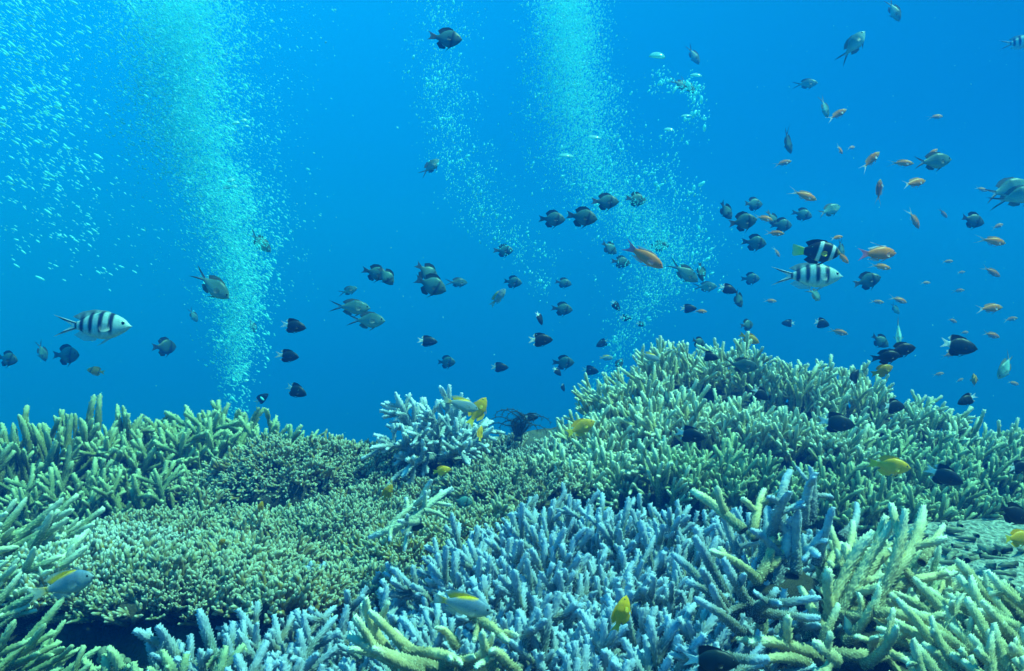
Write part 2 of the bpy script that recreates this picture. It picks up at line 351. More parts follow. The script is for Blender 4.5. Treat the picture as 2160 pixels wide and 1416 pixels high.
# ------------------------------------------------------------------ the reef: colony table
# key, kind, px, py (middle of its branch tips in the photo), distance, height, radius (m), branches, outward tilt, lean (x,y), tint, material, scale, label
TAN = (0.19, 0.21, 0.085); OLV = (0.15, 0.19, 0.09); CRM = (0.38, 0.37, 0.17); SAGE = (0.23, 0.31, 0.16)  # OLV also darkens the mound's lowest colonies, painting in shade
BLU = (0.19, 0.20, 0.16); BLG = (0.18, 0.22, 0.15); PAL = (0.44, 0.50, 0.52); BRN = (0.29, 0.21, 0.07)
COLONIES = [
 # back left thicket
 ('finger', 40, 893, 1.62, .15, .085, 30, .30, (.10, 0), TAN, 'tan', 1.05, 'tall tan staghorn coral with close upright fingers at the far left edge of the reef'),
 ('finger', 175, 866, 1.75, .17, .10, 34, .35, (.12, 0), TAN, 'tan', 1.12, 'tallest tan finger staghorn coral below the striped fish with long black tail streaks'),
 ('stag', 300, 900, 1.70, .15, .09, 26, .5, (.12, 0), TAN, 'tan', 1.0, 'tan staghorn coral with fanned branches between the tall finger coral and the bubble column'),
 ('stag', 410, 878, 1.75, .15, .10, 26, .6, (.0, 0), SAGE, 'tan', 1.0, 'sage staghorn coral with forked branches just left of the bubble column foot'),
 ('stag', 520, 895, 1.75, .13, .09, 24, .7, (.0, 0), SAGE, 'tan', .95, 'sage staghorn coral with thin crossing branches at the foot of the bubble column'),
 ('fine', 610, 915, 1.85, .09, .07, 14, .7, (.2, 0), BLG, 'tan', .85, 'low grey green staghorn coral behind the knobbly brown mound, right of the bubble column'),
 ('stag', 110, 1010, 1.50, .11, .08, 22, .4, (.15, 0), OLV, 'tan', .9, 'shaded olive staghorn coral in front of the tall tan fingers at the left'),
 ('stag', 285, 1000, 1.52, .09, .08, 20, .6, (.10, 0), OLV, 'tan', .85, 'olive staghorn coral with low crossing branches behind the brown knobbly carpet'),
 # left edge
 ('finger', -35, 1062, 1.12, .12, .07, 34, .3, (1.6, .1), SAGE, 'cream', .85, 'pale green staghorn coral leaning right from the left edge, beside the brown carpet'),
 ('finger', -45, 1160, .98, .12, .065, 32, .3, (1.6, .1), SAGE, 'cream', .75, 'green staghorn coral with slanting fingers above the blue fish with a yellow back at left'),
 ('finger', -35, 1290, .84, .11, .055, 28, .35, (1.4, .1), SAGE, 'tan', .70, 'olive staghorn coral under the tail of the yellow backed fish at left'),
 ('finger', 0, 1400, .74, .09, .05, 20, .45, (1.0, .1), OLV, 'tan', .62, 'dark olive staghorn coral filling the lower left corner, next to the dark hollow'),
 # right mound, bottom rows tinted darker to paint in their shade
 ('bush', 1290, 890, 1.72, .11, .085, 44, .55, (-.25, 0), CRM, 'cream', 0.90, 'cream staghorn coral at the left foot of the big mound, behind the yellow damselfish'),
 ('bush', 1340, 800, 1.86, .11, .085, 44, .55, (-.30, 0), CRM, 'cream', 0.90, 'cream staghorn coral on the left shoulder of the big mound'),
 ('bush', 1425, 740, 1.95, .11, .09, 46, .5, (-.10, 0), CRM, 'cream', 0.90, 'cream staghorn coral on the summit of the mound, left half'),
 ('bush', 1540, 735, 1.95, .11, .09, 46, .45, (.0, 0), CRM, 'cream', 0.90, 'cream staghorn coral on the summit of the mound, right half'),
 ('bush', 1660, 775, 1.92, .11, .09, 46, .45, (.10, 0), CRM, 'cream', 0.90, 'cream staghorn coral below the white backed pair of small fish on the mound crest'),
 ('bush', 1790, 800, 1.88, .11, .09, 46, .5, (.15, 0), CRM, 'cream', 0.90, 'cream staghorn coral on the crest under the pair of black fish'),
 ('bush', 1920, 860, 1.82, .11, .09, 46, .5, (.35, 0), SAGE, 'cream', 0.90, 'sage staghorn coral where the mound crest falls away to the right'),
 ('bush', 2050, 915, 1.75, .11, .085, 41, .5, (.5, 0), SAGE, 'cream', 0.90, 'sage staghorn coral low on the right end of the mound crest'),
 ('bush', 2150, 935, 1.70, .10, .08, 36, .5, (.5, 0), SAGE, 'tan', 0.85, 'sage staghorn coral cut by the right picture edge, end of the mound'),
 ('bush', 1420, 850, 1.70, .11, .085, 46, .5, (-.15, -.25), CRM, 'cream', 0.90, 'cream staghorn coral on the mound face above the dark fish with white tail'),
 ('bush', 1540, 850, 1.70, .11, .09, 49, .5, (.0, -.25), CRM, 'cream', 0.90, 'cream staghorn coral in the middle of the mound face'),
 ('bush', 1660, 880, 1.68, .11, .09, 49, .5, (.10, -.25), CRM, 'cream', 0.90, 'cream staghorn coral on the mound face around the small black fish'),
 ('bush', 1780, 905, 1.64, .11, .09, 46, .5, (.20, -.25), SAGE, 'cream', 0.90, 'sage staghorn coral on the mound face behind the black fish with blurred white tail'),
 ('bush', 1910, 955, 1.58, .10, .085, 44, .5, (.5, -.2), SAGE, 'tan', 0.85, 'sage staghorn coral on the mound face above the bright yellow fish'),
 ('bush', 2040, 985, 1.52, .09, .08, 33, .5, (.6, -.1), OLV, 'tan', 0.81, 'olive staghorn coral hanging over the dark ledge on the right'),
 ('bush', 1250, 960, 1.52, .10, .08, 41, .5, (-.25, -.15), SAGE, 'cream', 0.85, 'sage staghorn coral at the mound foot, right of the brown bushy coral'),
 ('bush', 1370, 950, 1.50, .10, .085, 44, .5, (-.10, -.25), SAGE, 'cream', 0.85, 'sage staghorn coral low on the mound face above the blue tipped thicket'),
 ('bush', 1500, 960, 1.48, .10, .085, 44, .5, (.0, -.3), SAGE, 'tan', 0.85, 'sage staghorn coral low on the mound face under the white tailed black fish'),
 ('bush', 1630, 990, 1.45, .10, .085, 41, .5, (.15, -.3), OLV, 'tan', 0.85, 'olive staghorn coral low on the mound behind the tall blue white branches'),
 ('bush', 1760, 1010, 1.42, .10, .085, 39, .5, (.35, -.3), OLV, 'tan', 0.81, 'olive staghorn coral at the mound bottom, left below the bright yellow fish'),
 ('bush', 1870, 1050, 1.36, .09, .07, 31, .6, (.5, -.2), OLV, 'tan', 0.77, 'shaded olive staghorn coral at the edge of the sandy patch'),
 ('bush', 1985, 1052, 1.36, .09, .07, 28, .6, (.3, -.2), OLV, 'tan', 0.72, 'shaded olive staghorn coral in the ledge above the sandy patch'),
 ('bush', 2105, 1045, 1.40, .09, .08, 31, .6, (.2, -.2), OLV, 'tan', 0.77, 'shaded olive staghorn coral behind the black fish over the sand'),
 # blue thicket
 ('bush', 1180, 1040, 1.16, .10, .07, 52, .85, (-.15, 0), BLU, 'blue', 0.90, 'blue tipped staghorn coral at the far side of the blue thicket'),
 ('bush', 1310, 1045, 1.15, .10, .07, 52, .85, (.0, 0), BLG, 'blue', 0.90, 'blue grey staghorn coral in front of the mound foot'),
 ('bush', 1430, 1080, 1.08, .10, .065, 33, .5, (.1, 0), BLG, 'blue', 0.90, 'blue grey staghorn coral left of the tall blue white branches'),
 ('bush', 1030, 1110, 1.02, .10, .06, 46, .85, (-.3, 0), BLU, 'blue', 0.90, 'blue tipped staghorn coral beside the brown carpet, left part of the thicket'),
 ('bush', 1150, 1130, 1.00, .11, .06, 49, .85, (-.1, 0), BLU, 'blue', 0.95, 'dense blue tipped staghorn coral in the heart of the blue thicket'),
 ('bush', 1270, 1140, .98, .11, .06, 46, .85, (.05, 0), BLU, 'blue', 0.95, 'blue tipped staghorn coral right of the heart of the thicket'),
 ('bush', 1390, 1180, .92, .11, .055, 41, .85, (.2, 0), BLU, 'blue', 0.95, 'blue tipped staghorn coral left of the thick cream trunks'),
 ('bush', 1530, 1110, 1.04, .10, .06, 33, .6, (.1, 0), BLU, 'blue', 0.90, 'blue tipped staghorn coral crowding round the foot of the tall blue white branches'),
 ('bush', 1625, 1075, 1.08, .10, .06, 33, .6, (.1, 0), BLG, 'blue', 0.85, 'blue grey staghorn coral behind the tall blue white branches'),
 ('stag', 1560, 1200, .94, .09, .05, 18, .7, (.2, 0), BLU, 'blue', .85, 'blue staghorn coral between the blue thicket and the cream trunk'),
 ('bush', 1700, 1140, 1.02, .10, .055, 28, .7, (.2, 0), SAGE, 'cream', 0.85, 'sage staghorn coral just behind the cream trunk'),
 ('bush', 1850, 1160, 1.00, .09, .06, 31, .8, (.3, 0), SAGE, 'cream', 0.81, 'sage staghorn coral between the cream trunk and the sandy patch'),
 ('stag', 1080, 1230, .86, .10, .05, 20, .6, (-.3, 0), BLU, 'blue', .90, 'blue tipped staghorn coral above the nose of the grey blue fish'),
 ('stag', 1200, 1260, .83, .10, .05, 20, .5, (.0, 0), BLU, 'blue', .90, 'blue tipped staghorn coral left of the upright yellow fish'),
 ('stag', 1340, 1290, .79, .10, .05, 20, .6, (.15, 0), BLU, 'blue', .88, 'blue tipped staghorn coral behind the upright yellow fish'),
 ('stag', 1460, 1310, .75, .09, .045, 18, .6, (.3, 0), BLU, 'blue', .80, 'blue staghorn coral in the shade left of the cream trunks'),
 ('thick', 1180, 1365, .70, .07, .045, 16, .8, (-.1, 0), BLU, 'blue', .62, 'blue staghorn coral with stubby arms at the bottom middle'),
 ('thick', 1330, 1395, .68, .07, .045, 16, .8, (.1, 0), BLG, 'blue', .62, 'blue grey staghorn coral at the bottom under the upright yellow fish'),
 # lower left blue
 ('stag', 690, 1225, 1.00, .10, .06, 20, .6, (-.1, 0), BLU, 'blue', .9, 'blue staghorn coral rising at the front edge of the brown carpet'),
 ('stag', 590, 1275, .88, .09, .055, 20, .7, (-.1, 0), BLU, 'blue', .85, 'blue staghorn coral with forked arms under the brown carpet edge'),
 ('stag', 800, 1260, .90, .09, .055, 20, .6, (-.2, 0), BLG, 'blue', .85, 'blue green staghorn coral left of the grey blue fish tail'),
 ('thick', 440, 1262, .86, .08, .05, 18, .8, (.0, 0), BLG, 'blue', .75, 'blue green staghorn coral with spread arms right of the dark hollow'),
 ('thick', 335, 1310, .80, .07, .05, 16, .8, (-.1, 0), BLG, 'tan', .68, 'blue green staghorn coral around the pale round polyps'),
 ('thick', 500, 1365, .74, .07, .05, 16, .8, (.1, 0), BLU, 'blue', .66, 'blue staghorn coral at the bottom edge, left of the cream arms'),
 ('thick', 640, 1385, .74, .08, .05, 18, .8, (.1, 0), BLU, 'blue', .70, 'blue staghorn coral beside the cream arms at the bottom'),
 ('thick', 245, 1345, .78, .07, .045, 12, .8, (.0, 0), BLG, 'tan', .6, 'shaded green staghorn coral rising out of the dark hollow beside the round polyps'),
 ('stag', 910, 1300, .80, .07, .045, 16, .8, (-.1, 0), BLG, 'blue', .70, 'blue grey staghorn coral under the grey blue fish'),
]
# brown knobbly carpets: px, py, d, radius x, radius y, clusters, height of the dome, label
CARPETS = [
 (625, 965, 1.58, .13, .10, 80, .25, 'knobbly brown coral mound with pale tips in front of the bubble column'),
 (760, 968, 1.60, .11, .09, 66, .22, 'knobbly brown coral mound left of the bluish white coral'),
 (840, 1000, 1.52, .12, .10, 62, .03, 'knobbly brown coral behind the pale forked branch'),
 (380, 1065, 1.38, .14, .10, 78, .02, 'knobbly olive brown coral at the back of the carpet below the sage branches'),
 (660, 1085, 1.32, .14, .09, 70, .01, 'knobbly brown coral shaded under the mound, around the small dull yellow fish'),
 (220, 1140, 1.14, .12, .09, 86, .02, 'knobbly pale tipped coral at the carpet edge next to the slanting green fingers'),
 (440, 1160, 1.14, .13, .10, 96, .02, 'knobbly brown coral in the middle of the carpet'),
 (650, 1180, 1.12, .12, .09, 84, .02, 'knobbly yellow brown coral of the carpet behind the blue forked coral'),
 (350, 1206, 1.0, .11, .055, 76, .02, 'knobbly coral on the carpet rim over the dark hollow'),
 (545, 1218, 1.02, .10, .06, 68, .02, 'knobbly coral on the front rim of the carpet above the blue coral'),
 (820, 1150, 1.18, .11, .09, 70, .01, 'knobbly olive coral under the pale forked branch'),
 (1090, 975, 1.46, .12, .11, 70, .03, 'knobbly brown coral between the bluish white coral and the big mound'),
 (470, 985, 1.60, .11, .08, 60, .02, 'knobbly brown coral behind the dull yellow fish, left of the mound'),
 (590, 1075, 1.38, .12, .08, 70, .01, 'knobbly brown coral in the shade at the foot of the mound'),
 (745, 1060, 1.38, .11, .08, 64, .02, 'knobbly brown coral between the mound and the half hidden barred fish'),
 (900, 1100, 1.22, .10, .07, 56, .01, 'knobbly olive coral behind the pale forked branch and before the blue thicket'),
 (1020, 965, 1.62, .12, .08, 56, .01, 'knobbly brown coral at the foot of the bluish white coral'),
 (1130, 945, 1.72, .12, .08, 56, .02, 'knobbly brown coral under the black feather star'),
 (165, 1182, 1.03, .08, .06, 50, .02, 'knobbly coral above the yellow backed fish at the left end of the carpet'),
 (990, 1050, 1.30, .11, .09, 62, .01, 'knobbly brown coral around the half hidden barred fish'),
]

# ------------------------------------------------------------------ seabed from the colonies that stand on it
CTRL = []
def add_ctrl(v, w=1.0): CTRL.append((v.x, v.y, v.z, w))
LLEN = {'stag': .13, 'thick': .12, 'finger': .14, 'bush': .11, 'fine': .11}
for c in COLONIES:      # tops of the branches, less the length of an upright branch
    add_ctrl(P(c[1], c[2] + (18 if c[3] < 1.2 else -8), c[3]) - Vector((0, 0, LLEN[c[0]] * c[11] * (1.15 if c[3] < 1.2 else 1.05) / math.sqrt(1 + c[8][0] ** 2 + c[8][1] ** 2))))
for c in CARPETS:
    add_ctrl(P(c[0], c[1], c[2]) - Vector((0, 0, .05)))
for px, py, d in ((2000, 1110, 1.20), (2120, 1080, 1.25), (2080, 1180, 1.08), (2150, 1250, .98), (1950, 1200, 1.05), (2250, 1150, 1.15),
                  (2300, 1050, 1.4), (925, 985, 1.66), (1060, 930, 1.80), (1130, 935, 1.82)):
    add_ctrl(P(px, py, d))
for px, py, d in ((220, 1360, .87), (300, 1350, .88), (150, 1370, .85), (370, 1345, .89), (250, 1400, .82), (180, 1330, .90)):
    add_ctrl(P(px, py, d) - Vector((0, 0, .11)), 1.6)
for px, d in ((1500, .80), (1650, .85), (1800, .85), (1900, .8), (2050, .8), (2200, .8), (1000, .65), (850, .68), (1700, 1.0), (1850, 1.02)):
    add_ctrl(Vector(((px - 1080) / F * d, d, -.345)))
for x in (-1.6, -.8, 0, .8, 1.6):
    add_ctrl(Vector((x, .30, -.42))); add_ctrl(Vector((x * 1.5, -1.5, -.6)))
for x, y, z in ((-1.6, 1.0, -.35), (-1.4, 1.7, -.3), (-2.4, 2.2, -.5), (1.5, 1.2, -.35), (1.6, 1.8, -.3), (2.4, 2.2, -.45), (-3, 0, -.5), (3, 0, -.5)):
    add_ctrl(Vector((x, y, z)))
CA = np.array(CTRL)
def ground(x, y, rough=True):
    d2 = (CA[:, 0] - x) ** 2 + (CA[:, 1] - y) ** 2 + 0.0016
    w = CA[:, 3] / d2 ** 2
    z = float((w * CA[:, 2]).sum() / w.sum())
    yb = 2.02 + 0.10 * math.sin(x * 3)
    if y > yb:
        k = y - yb; z -= 0.9 * k * k / (k + 0.4)
    if abs(x) > 2.6: z -= 0.25 * (abs(x) - 2.6)
    z = max(z, -4.2)
    if rough:
        v = Vector((x, y, 0))
        z += 0.018 * noise.noise(v * 9) + 0.008 * noise.noise(v * 31)
    return z

def grid_axis(lo, hi, c, n, k):
    u = np.linspace(-1, 1, n); s = np.sinh(u * k) / math.sinh(k)
    return np.where(s < 0, c + s * (c - lo), c + s * (hi - c))
GX = grid_axis(-9, 9, 0.15, 190, 3.0); GY = grid_axis(-2.5, 11, 1.2, 190, 3.0)
V, Fs, C = [], [], []
SANDS = [(P(2080, 1140, 1.15), .22), (P(2160, 1220, 1.0), .16), (P(1960, 1150, 1.1), .12)]
for y in GY:
    for x in GX:
        V.append((x, y, ground(x, y)))
        sd = max(max(0, 1 - ((x - s.x) ** 2 + (y - s.y) ** 2) / r ** 2) for s, r in SANDS)
        C.append((min(1, sd * 2.2), 0, 0, 1))
nx = len(GX)
for j in range(len(GY) - 1):
    for i in range(nx - 1):
        a = j * nx + i; Fs.append((a, a + 1, a + 1 + nx, a + nx))
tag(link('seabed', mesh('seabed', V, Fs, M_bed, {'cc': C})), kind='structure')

# ------------------------------------------------------------------ build colonies
def lump(name, rx, ry, rz, mat, freq=14, amp=.25, seg=26, ring=14):
    V, Fs, C = [], [], []
    off = Vector([random.uniform(-9, 9) for _ in range(3)])
    for i in range(ring + 1):
        th = math.pi * i / ring
        for j in range(seg):
            a = 2 * math.pi * j / seg
            d = Vector((math.sin(th) * math.cos(a), math.sin(th) * math.sin(a), math.cos(th)))
            k = 1 + amp * noise.noise(d * 1.6 + off) + amp * .5 * noise.noise(d * 4 + off)
            V.append((d.x * rx * k, d.y * ry * k, d.z * rz * k)); C.append((.2, 0, 0, 1))
    for i in range(ring):
        for j in range(seg):
            a = i * seg + j; b = i * seg + (j + 1) % seg
            Fs.append((a, b, b + seg, a + seg))
    return mesh(name, V, Fs, mat, {'cc': C})

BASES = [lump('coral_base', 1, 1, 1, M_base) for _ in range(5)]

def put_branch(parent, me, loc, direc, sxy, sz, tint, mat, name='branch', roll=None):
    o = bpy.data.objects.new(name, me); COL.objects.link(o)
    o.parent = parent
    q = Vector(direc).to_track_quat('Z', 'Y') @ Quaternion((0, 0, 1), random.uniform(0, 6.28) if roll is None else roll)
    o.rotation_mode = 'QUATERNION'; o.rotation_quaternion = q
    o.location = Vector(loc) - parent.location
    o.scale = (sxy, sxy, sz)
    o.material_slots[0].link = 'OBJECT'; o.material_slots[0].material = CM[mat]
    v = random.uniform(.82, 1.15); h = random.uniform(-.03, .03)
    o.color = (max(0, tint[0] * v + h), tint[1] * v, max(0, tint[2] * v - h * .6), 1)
    return o

SHAPE_OF = {}
def coral_base(parent, rx, ry, rz, dz=0.0):
    b = link('base', random.choice(BASES), parent, (0, 0, dz)); b.scale = (rx, ry, rz); b.rotation_euler = (0, 0, random.uniform(0, 6))
    return b

for kind, px, py, d, h, rad, nb, tilt, lean, tint, mat, scl, label in COLONIES:
    top = P(px, py, d)
    root = empty('staghorn_coral', (top.x, top.y, ground(top.x, top.y)))
    tag(root, label, 'coral', 'staghorn corals crowding the reef')
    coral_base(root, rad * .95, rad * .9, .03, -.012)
    for k in range(nb):
        rr = rad * math.sqrt((k + .5) / nb); a = k * 2.39996 + random.uniform(-.35, .35)
        ox, oy = rr * math.cos(a), rr * math.sin(a)
        x, y = top.x + ox, top.y + oy
        z = ground(x, y) + 0.012 * (1 - (rr / rad) ** 2)
        dirv = Vector((tilt * ox / rad + lean[0] + random.gauss(0, .16), tilt * oy / rad + lean[1] + random.gauss(0, .16), 1))
        s = scl * random.uniform(.80, 1.18) * (1.05 - .2 * (rr / rad) ** 2)
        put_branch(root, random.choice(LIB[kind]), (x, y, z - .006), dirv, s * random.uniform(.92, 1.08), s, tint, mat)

for px, py, d, rx, ry, nb, hgt, label in CARPETS:
    top = P(px, py, d)
    root = empty('knobbly_coral', (top.x, top.y, ground(top.x, top.y)))
    tag(root, label, 'coral', 'knobbly brown corals of the carpet')
    zc = top.z - root.location.z - .028
    cmat = 'palebrown' if (px < 300 or py < 960) else 'brown'
    ctint = random.choice((BRN, (.32, .24, .06), (.25, .20, .09), (.21, .18, .09), (.33, .26, .12)))
    plate = px < 560 and py > 1100                                # a plate that juts out over the hollow
    if plate:
        b = coral_base(root, rx * .82, ry * .75, .016, zc - .004)
    else:
        b = coral_base(root, rx * 1.02, ry * 1.02, max(.03, zc + hgt * .2), -.012)
    rz = b.scale[2]
    if hgt > .1:                                                  # the mound carries branchlets down its face too
        for k in range(34):
            az = R(random.uniform(-165, -15)); el = random.uniform(.02, .42)
            q = Vector((rx * math.cos(az) * math.cos(el), ry * math.sin(az) * math.cos(el), -.012 + rz * math.sin(el)))
            s = random.uniform(.9, 1.3)
            put_branch(root, random.choice(LIB['clump']), root.location + q * 1.0, Vector((math.cos(az), math.sin(az), .55)), s, s, ctint, 'brown', 'branchlet_cluster')
    for k in range(nb):
        f = math.sqrt((k + .5) / nb); a = k * 2.39996 + random.uniform(-.2, .2)
        ox, oy = rx * f * math.cos(a), ry * f * math.sin(a)
        z = root.location.z - .012 + rz * math.sqrt(max(0.02, 1 - (f * .93) ** 2)) + random.uniform(-.003, .004)
        if plate: z = root.location.z + zc + .016 - .016 * f * f + random.uniform(-.003, .003)
        gz = ground(top.x + ox, top.y + oy)
        if z < gz - .004: z = gz
        dirv = Vector((ox / rx * .8 + random.gauss(0, .12), oy / ry * .7 + random.gauss(0, .12), 1.1))
        wv = noise.noise(Vector(((top.x + ox) * 16, (top.y + oy) * 16, 3)))
        s = random.uniform(.9, 1.3) * (1 + .45 * wv); z += .012 * wv
        put_branch(root, random.choice(LIB['clump']), (top.x + ox, top.y + oy, z - .003), dirv, s, s * random.uniform(.9, 1.2), ctint if random.random() < .85 else OLV, cmat, 'branchlet_cluster')

def explicit(name, label, base, segs, tint, mat, lib='plain', L0=.13, r0=.0074, br=.04, group='staghorn corals crowding the reef'):
    """a colony whose main arms are laid out one by one: (base px, py, d) -> (tip px, py, d), thickness in photo px"""
    bp = P(*base); root = empty(name, bp); tag(root, label, 'coral', group)
    b = coral_base(root, br, br, br * .5, -br * .5)
    for s in segs:
        a = P(*s[0]); t = P(*s[1]); w = s[2] if len(s) > 2 else 26
        v = t - a; l = v.length; r = w * .44 / F * (a.y + t.y) * .5
        m2, ti = (s[3], s[4]) if len(s) > 4 else (mat, tint)
        put_branch(root, random.choice(LIB['thick' if lib == 'plain' and random.random() < .45 else lib]), a, v, r / r0, l / L0, ti, m2)
    return root

D0, D1 = .82, .90
YEL = (.68, .56, .30); Y = (YEL, 'cream'); Bl = (PAL, 'blue')
def sg(x0, y0, x1, y1, w=28, d0=.84, d1=.84, c=None):
    return ((x0, y0, d0), (x1, y1, d1), w) + ((c[1], c[0]) if c else ())
explicit('staghorn_coral', 'large cream staghorn coral with thick warty trunk and arms fanning to the right', (1745, 1400, .84), [
    sg(1735, 1390, 1760, 1088, 34, .84, .86), sg(1777, 1285, 1872, 1095, 28, .84, .86), sg(1847, 1290, 1963, 1102, 27, .82, .84),
    sg(1850, 1250, 2040, 1128, 27, .84, .88), sg(1723, 1385, 1630, 1274, 30, .80, .76), sg(1755, 1380, 1932, 1343, 30, .80, .77),
    sg(1727, 1370, 1790, 1322, 26, .80, .78), sg(1850, 1385, 1823, 1300, 28, .78, .78), sg(1855, 1292, 1996, 1302, 27, .80, .78),
    sg(1765, 1300, 1840, 1240, 27, .83, .82), sg(1765, 1250, 1850, 1180, 24, .86, .90), sg(1772, 1200, 1840, 1120, 24, .88, .92),
    sg(1820, 1230, 1905, 1095, 24, .88, .92), sg(1880, 1240, 1990, 1150, 24, .86, .90), sg(1740, 1330, 1700, 1230, 24, .84, .86),
    sg(1770, 1395, 1850, 1416, 30, .76, .72), sg(1930, 1230, 1915, 1160, 22, .86, .86), sg(1950, 1180, 2010, 1105, 22, .9, .94),
    sg(1790, 1350, 1900, 1290, 26, .82, .80), sg(1700, 1400, 1600, 1350, 28, .78, .74), sg(1830, 1400, 1950, 1390, 28, .76, .72)], YEL, 'cream')
JF = []
for k in range(58):                                       # the crowd of smaller arms between the trunks
    bx = random.uniform(1690, 2010); by = random.uniform(1220, 1400); l = random.uniform(70, 135); a = R(random.gauss(62, 26))
    d0 = .97 - (by - 1230) / 190 * .16
    JF.append(sg(bx, by, bx + l * math.cos(a), by - l * math.sin(a), random.uniform(17, 23), d0, d0 + random.uniform(0, .06), Y if random.random() < .75 else (SAGE, 'cream')))
explicit('staghorn_coral', 'smaller yellow staghorn arms crowding round the cream trunk', (1810, 1330, .86), JF, YEL, 'cream')
explicit('staghorn_coral', 'tall blue white staghorn coral with clustered upright branches behind the cream trunk', (1640, 1200, .95), [
    sg(1625, 1130, 1598, 1008, 27, .94, .95), sg(1645, 1110, 1643, 983, 26, .96, .98), sg(1697, 1100, 1665, 1000, 24, .93, .93),
    sg(1700, 1100, 1708, 1000, 24, .95, .97), sg(1713, 1090, 1768, 1025, 24, .93, .93), sg(1560, 1110, 1475, 1005, 24, .95, 1.0, Y),
    sg(1600, 1220, 1690, 1122, 26, .90, .92, Y), sg(1595, 1220, 1548, 1122, 24, .88, .86, Y), sg(1620, 1200, 1690, 1150, 24, .92, .95, Y),
    sg(1590, 1130, 1560, 1020, 22, .97, 1.0, Y), sg(1610, 1180, 1625, 1060, 26, .95, .97), sg(1670, 1150, 1680, 1040, 24, .97, 1.0),
    sg(1680, 1200, 1712, 1080, 26, .93, .94), sg(1650, 1180, 1580, 1110, 22, .93, .92), sg(1723, 1180, 1752, 1062, 24, .88, .87),
    sg(1780, 1130, 1840, 1070, 24, .94, .95), sg(1640, 1230, 1655, 1100, 28, .93, .96), sg(1560, 1180, 1530, 1060, 22, 1.0, 1.02),
    sg(1700, 1160, 1640, 1110, 22, .90, .88)], PAL, 'blue')
explicit('staghorn_coral', 'shaded blue staghorn coral with dead grey stem left of the cream trunk', (1590, 1350, .82), [
    sg(1600, 1420, 1585, 1260, 34, .84, .84, ((.22, .24, .18), 'tan')), sg(1545, 1290, 1468, 1120, 27, .84, .82), sg(1517, 1285, 1725, 1238, 26, .82, .80),
    sg(1590, 1290, 1662, 1228, 26, .80, .78), sg(1585, 1290, 1730, 1290, 26, .80, .78), sg(1540, 1290, 1440, 1210, 26, .80, .76),
    sg(1540, 1300, 1470, 1270, 26, .80, .76), sg(1570, 1270, 1555, 1190, 24, .82, .80), sg(1560, 1330, 1490, 1300, 26, .76, .72),
    sg(1500, 1380, 1620, 1408, 30, .72, .70), sg(1520, 1280, 1440, 1150, 26, .86, .88), sg(1500, 1250, 1500, 1130, 24, .88, .90),
    sg(1600, 1300, 1520, 1210, 26, .80, .78)], BLU, 'blue')
ks = []
for k in range(74):
    bx = random.uniform(1985, 2300); by = random.uniform(1320, 1510); l = random.uniform(110, 180); a = R(random.uniform(124, 152))
    d0 = .80 - (by - 1320) / 210 * .14 + random.uniform(-.03, .03)
    ks.append(sg(bx, by, bx + l * math.cos(a), by - l * math.sin(a), random.uniform(25, 31), d0, d0 + random.uniform(.0, .06)))
for x0, y0, x1, y1 in ((2160, 1310, 2062, 1188), (2215, 1320, 2120, 1205), (2110, 1300, 2000, 1180), (2140, 1380, 2052, 1300), (2000, 1410, 1915, 1310), (2190, 1270, 2105, 1195), (2060, 1330, 1975, 1225)):
    ks.append(sg(x0, y0, x1, y1, 30, .80, .84))
explicit('staghorn_coral', 'sage staghorn coral with parallel branches slanting up and left in the lower right corner', (2120, 1430, .76), ks, (.46, .42, .22), 'cream')
explicit('staghorn_coral', 'cream staghorn coral with long arms pointing left along the bottom edge', (960, 1400, .70), [
    sg(940, 1412, 732, 1408, 32, .68, .64), sg(915, 1408, 795, 1378, 30, .70, .68), sg(870, 1380, 768, 1318, 28, .72, .70),
    sg(825, 1385, 716, 1302, 26, .74, .72), sg(865, 1375, 985, 1335, 28, .70, .68), sg(962, 1362, 936, 1305, 24, .70, .70),
    sg(1085, 1416, 1008, 1332, 28, .68, .66), sg(1000, 1390, 860, 1372, 28, .70, .70), sg(980, 1405, 1080, 1380, 26, .68, .66),
    sg(850, 1410, 745, 1345, 26, .72, .72), sg(930, 1400, 1010, 1360, 26, .68, .68), sg(1040, 1416, 985, 1360, 28, .66, .64),
    sg(905, 1395, 820, 1342, 26, .74, .73), sg(880, 1416, 760, 1392, 28, .66, .63), sg(1000, 1300, 1085, 1345, 24, .76, .72)], YEL, 'cream')
explicit('staghorn_coral', 'pale yellow forked staghorn branch lying on the brown knobbly coral', (873, 1100, 1.08), [
    sg(873, 1096, 888, 1005, 14, 1.08, 1.10), sg(873, 1094, 930, 1005, 15, 1.08, 1.10), sg(876, 1092, 952, 1022, 14, 1.06, 1.07),
    sg(878, 1092, 795, 1126, 18, 1.06, 1.02), sg(870, 1096, 842, 1128, 12, 1.06, 1.02), sg(830, 1105, 872, 1030, 14, 1.06, 1.09),
    sg(876, 1094, 870, 1060, 12, 1.06, 1.06), sg(900, 1075, 948, 1050, 12, 1.05, 1.06), sg(885, 1100, 905, 1112, 14, 1.05, 1.03)], (.62, .64, .42), 'pale', 'thick', br=.012)
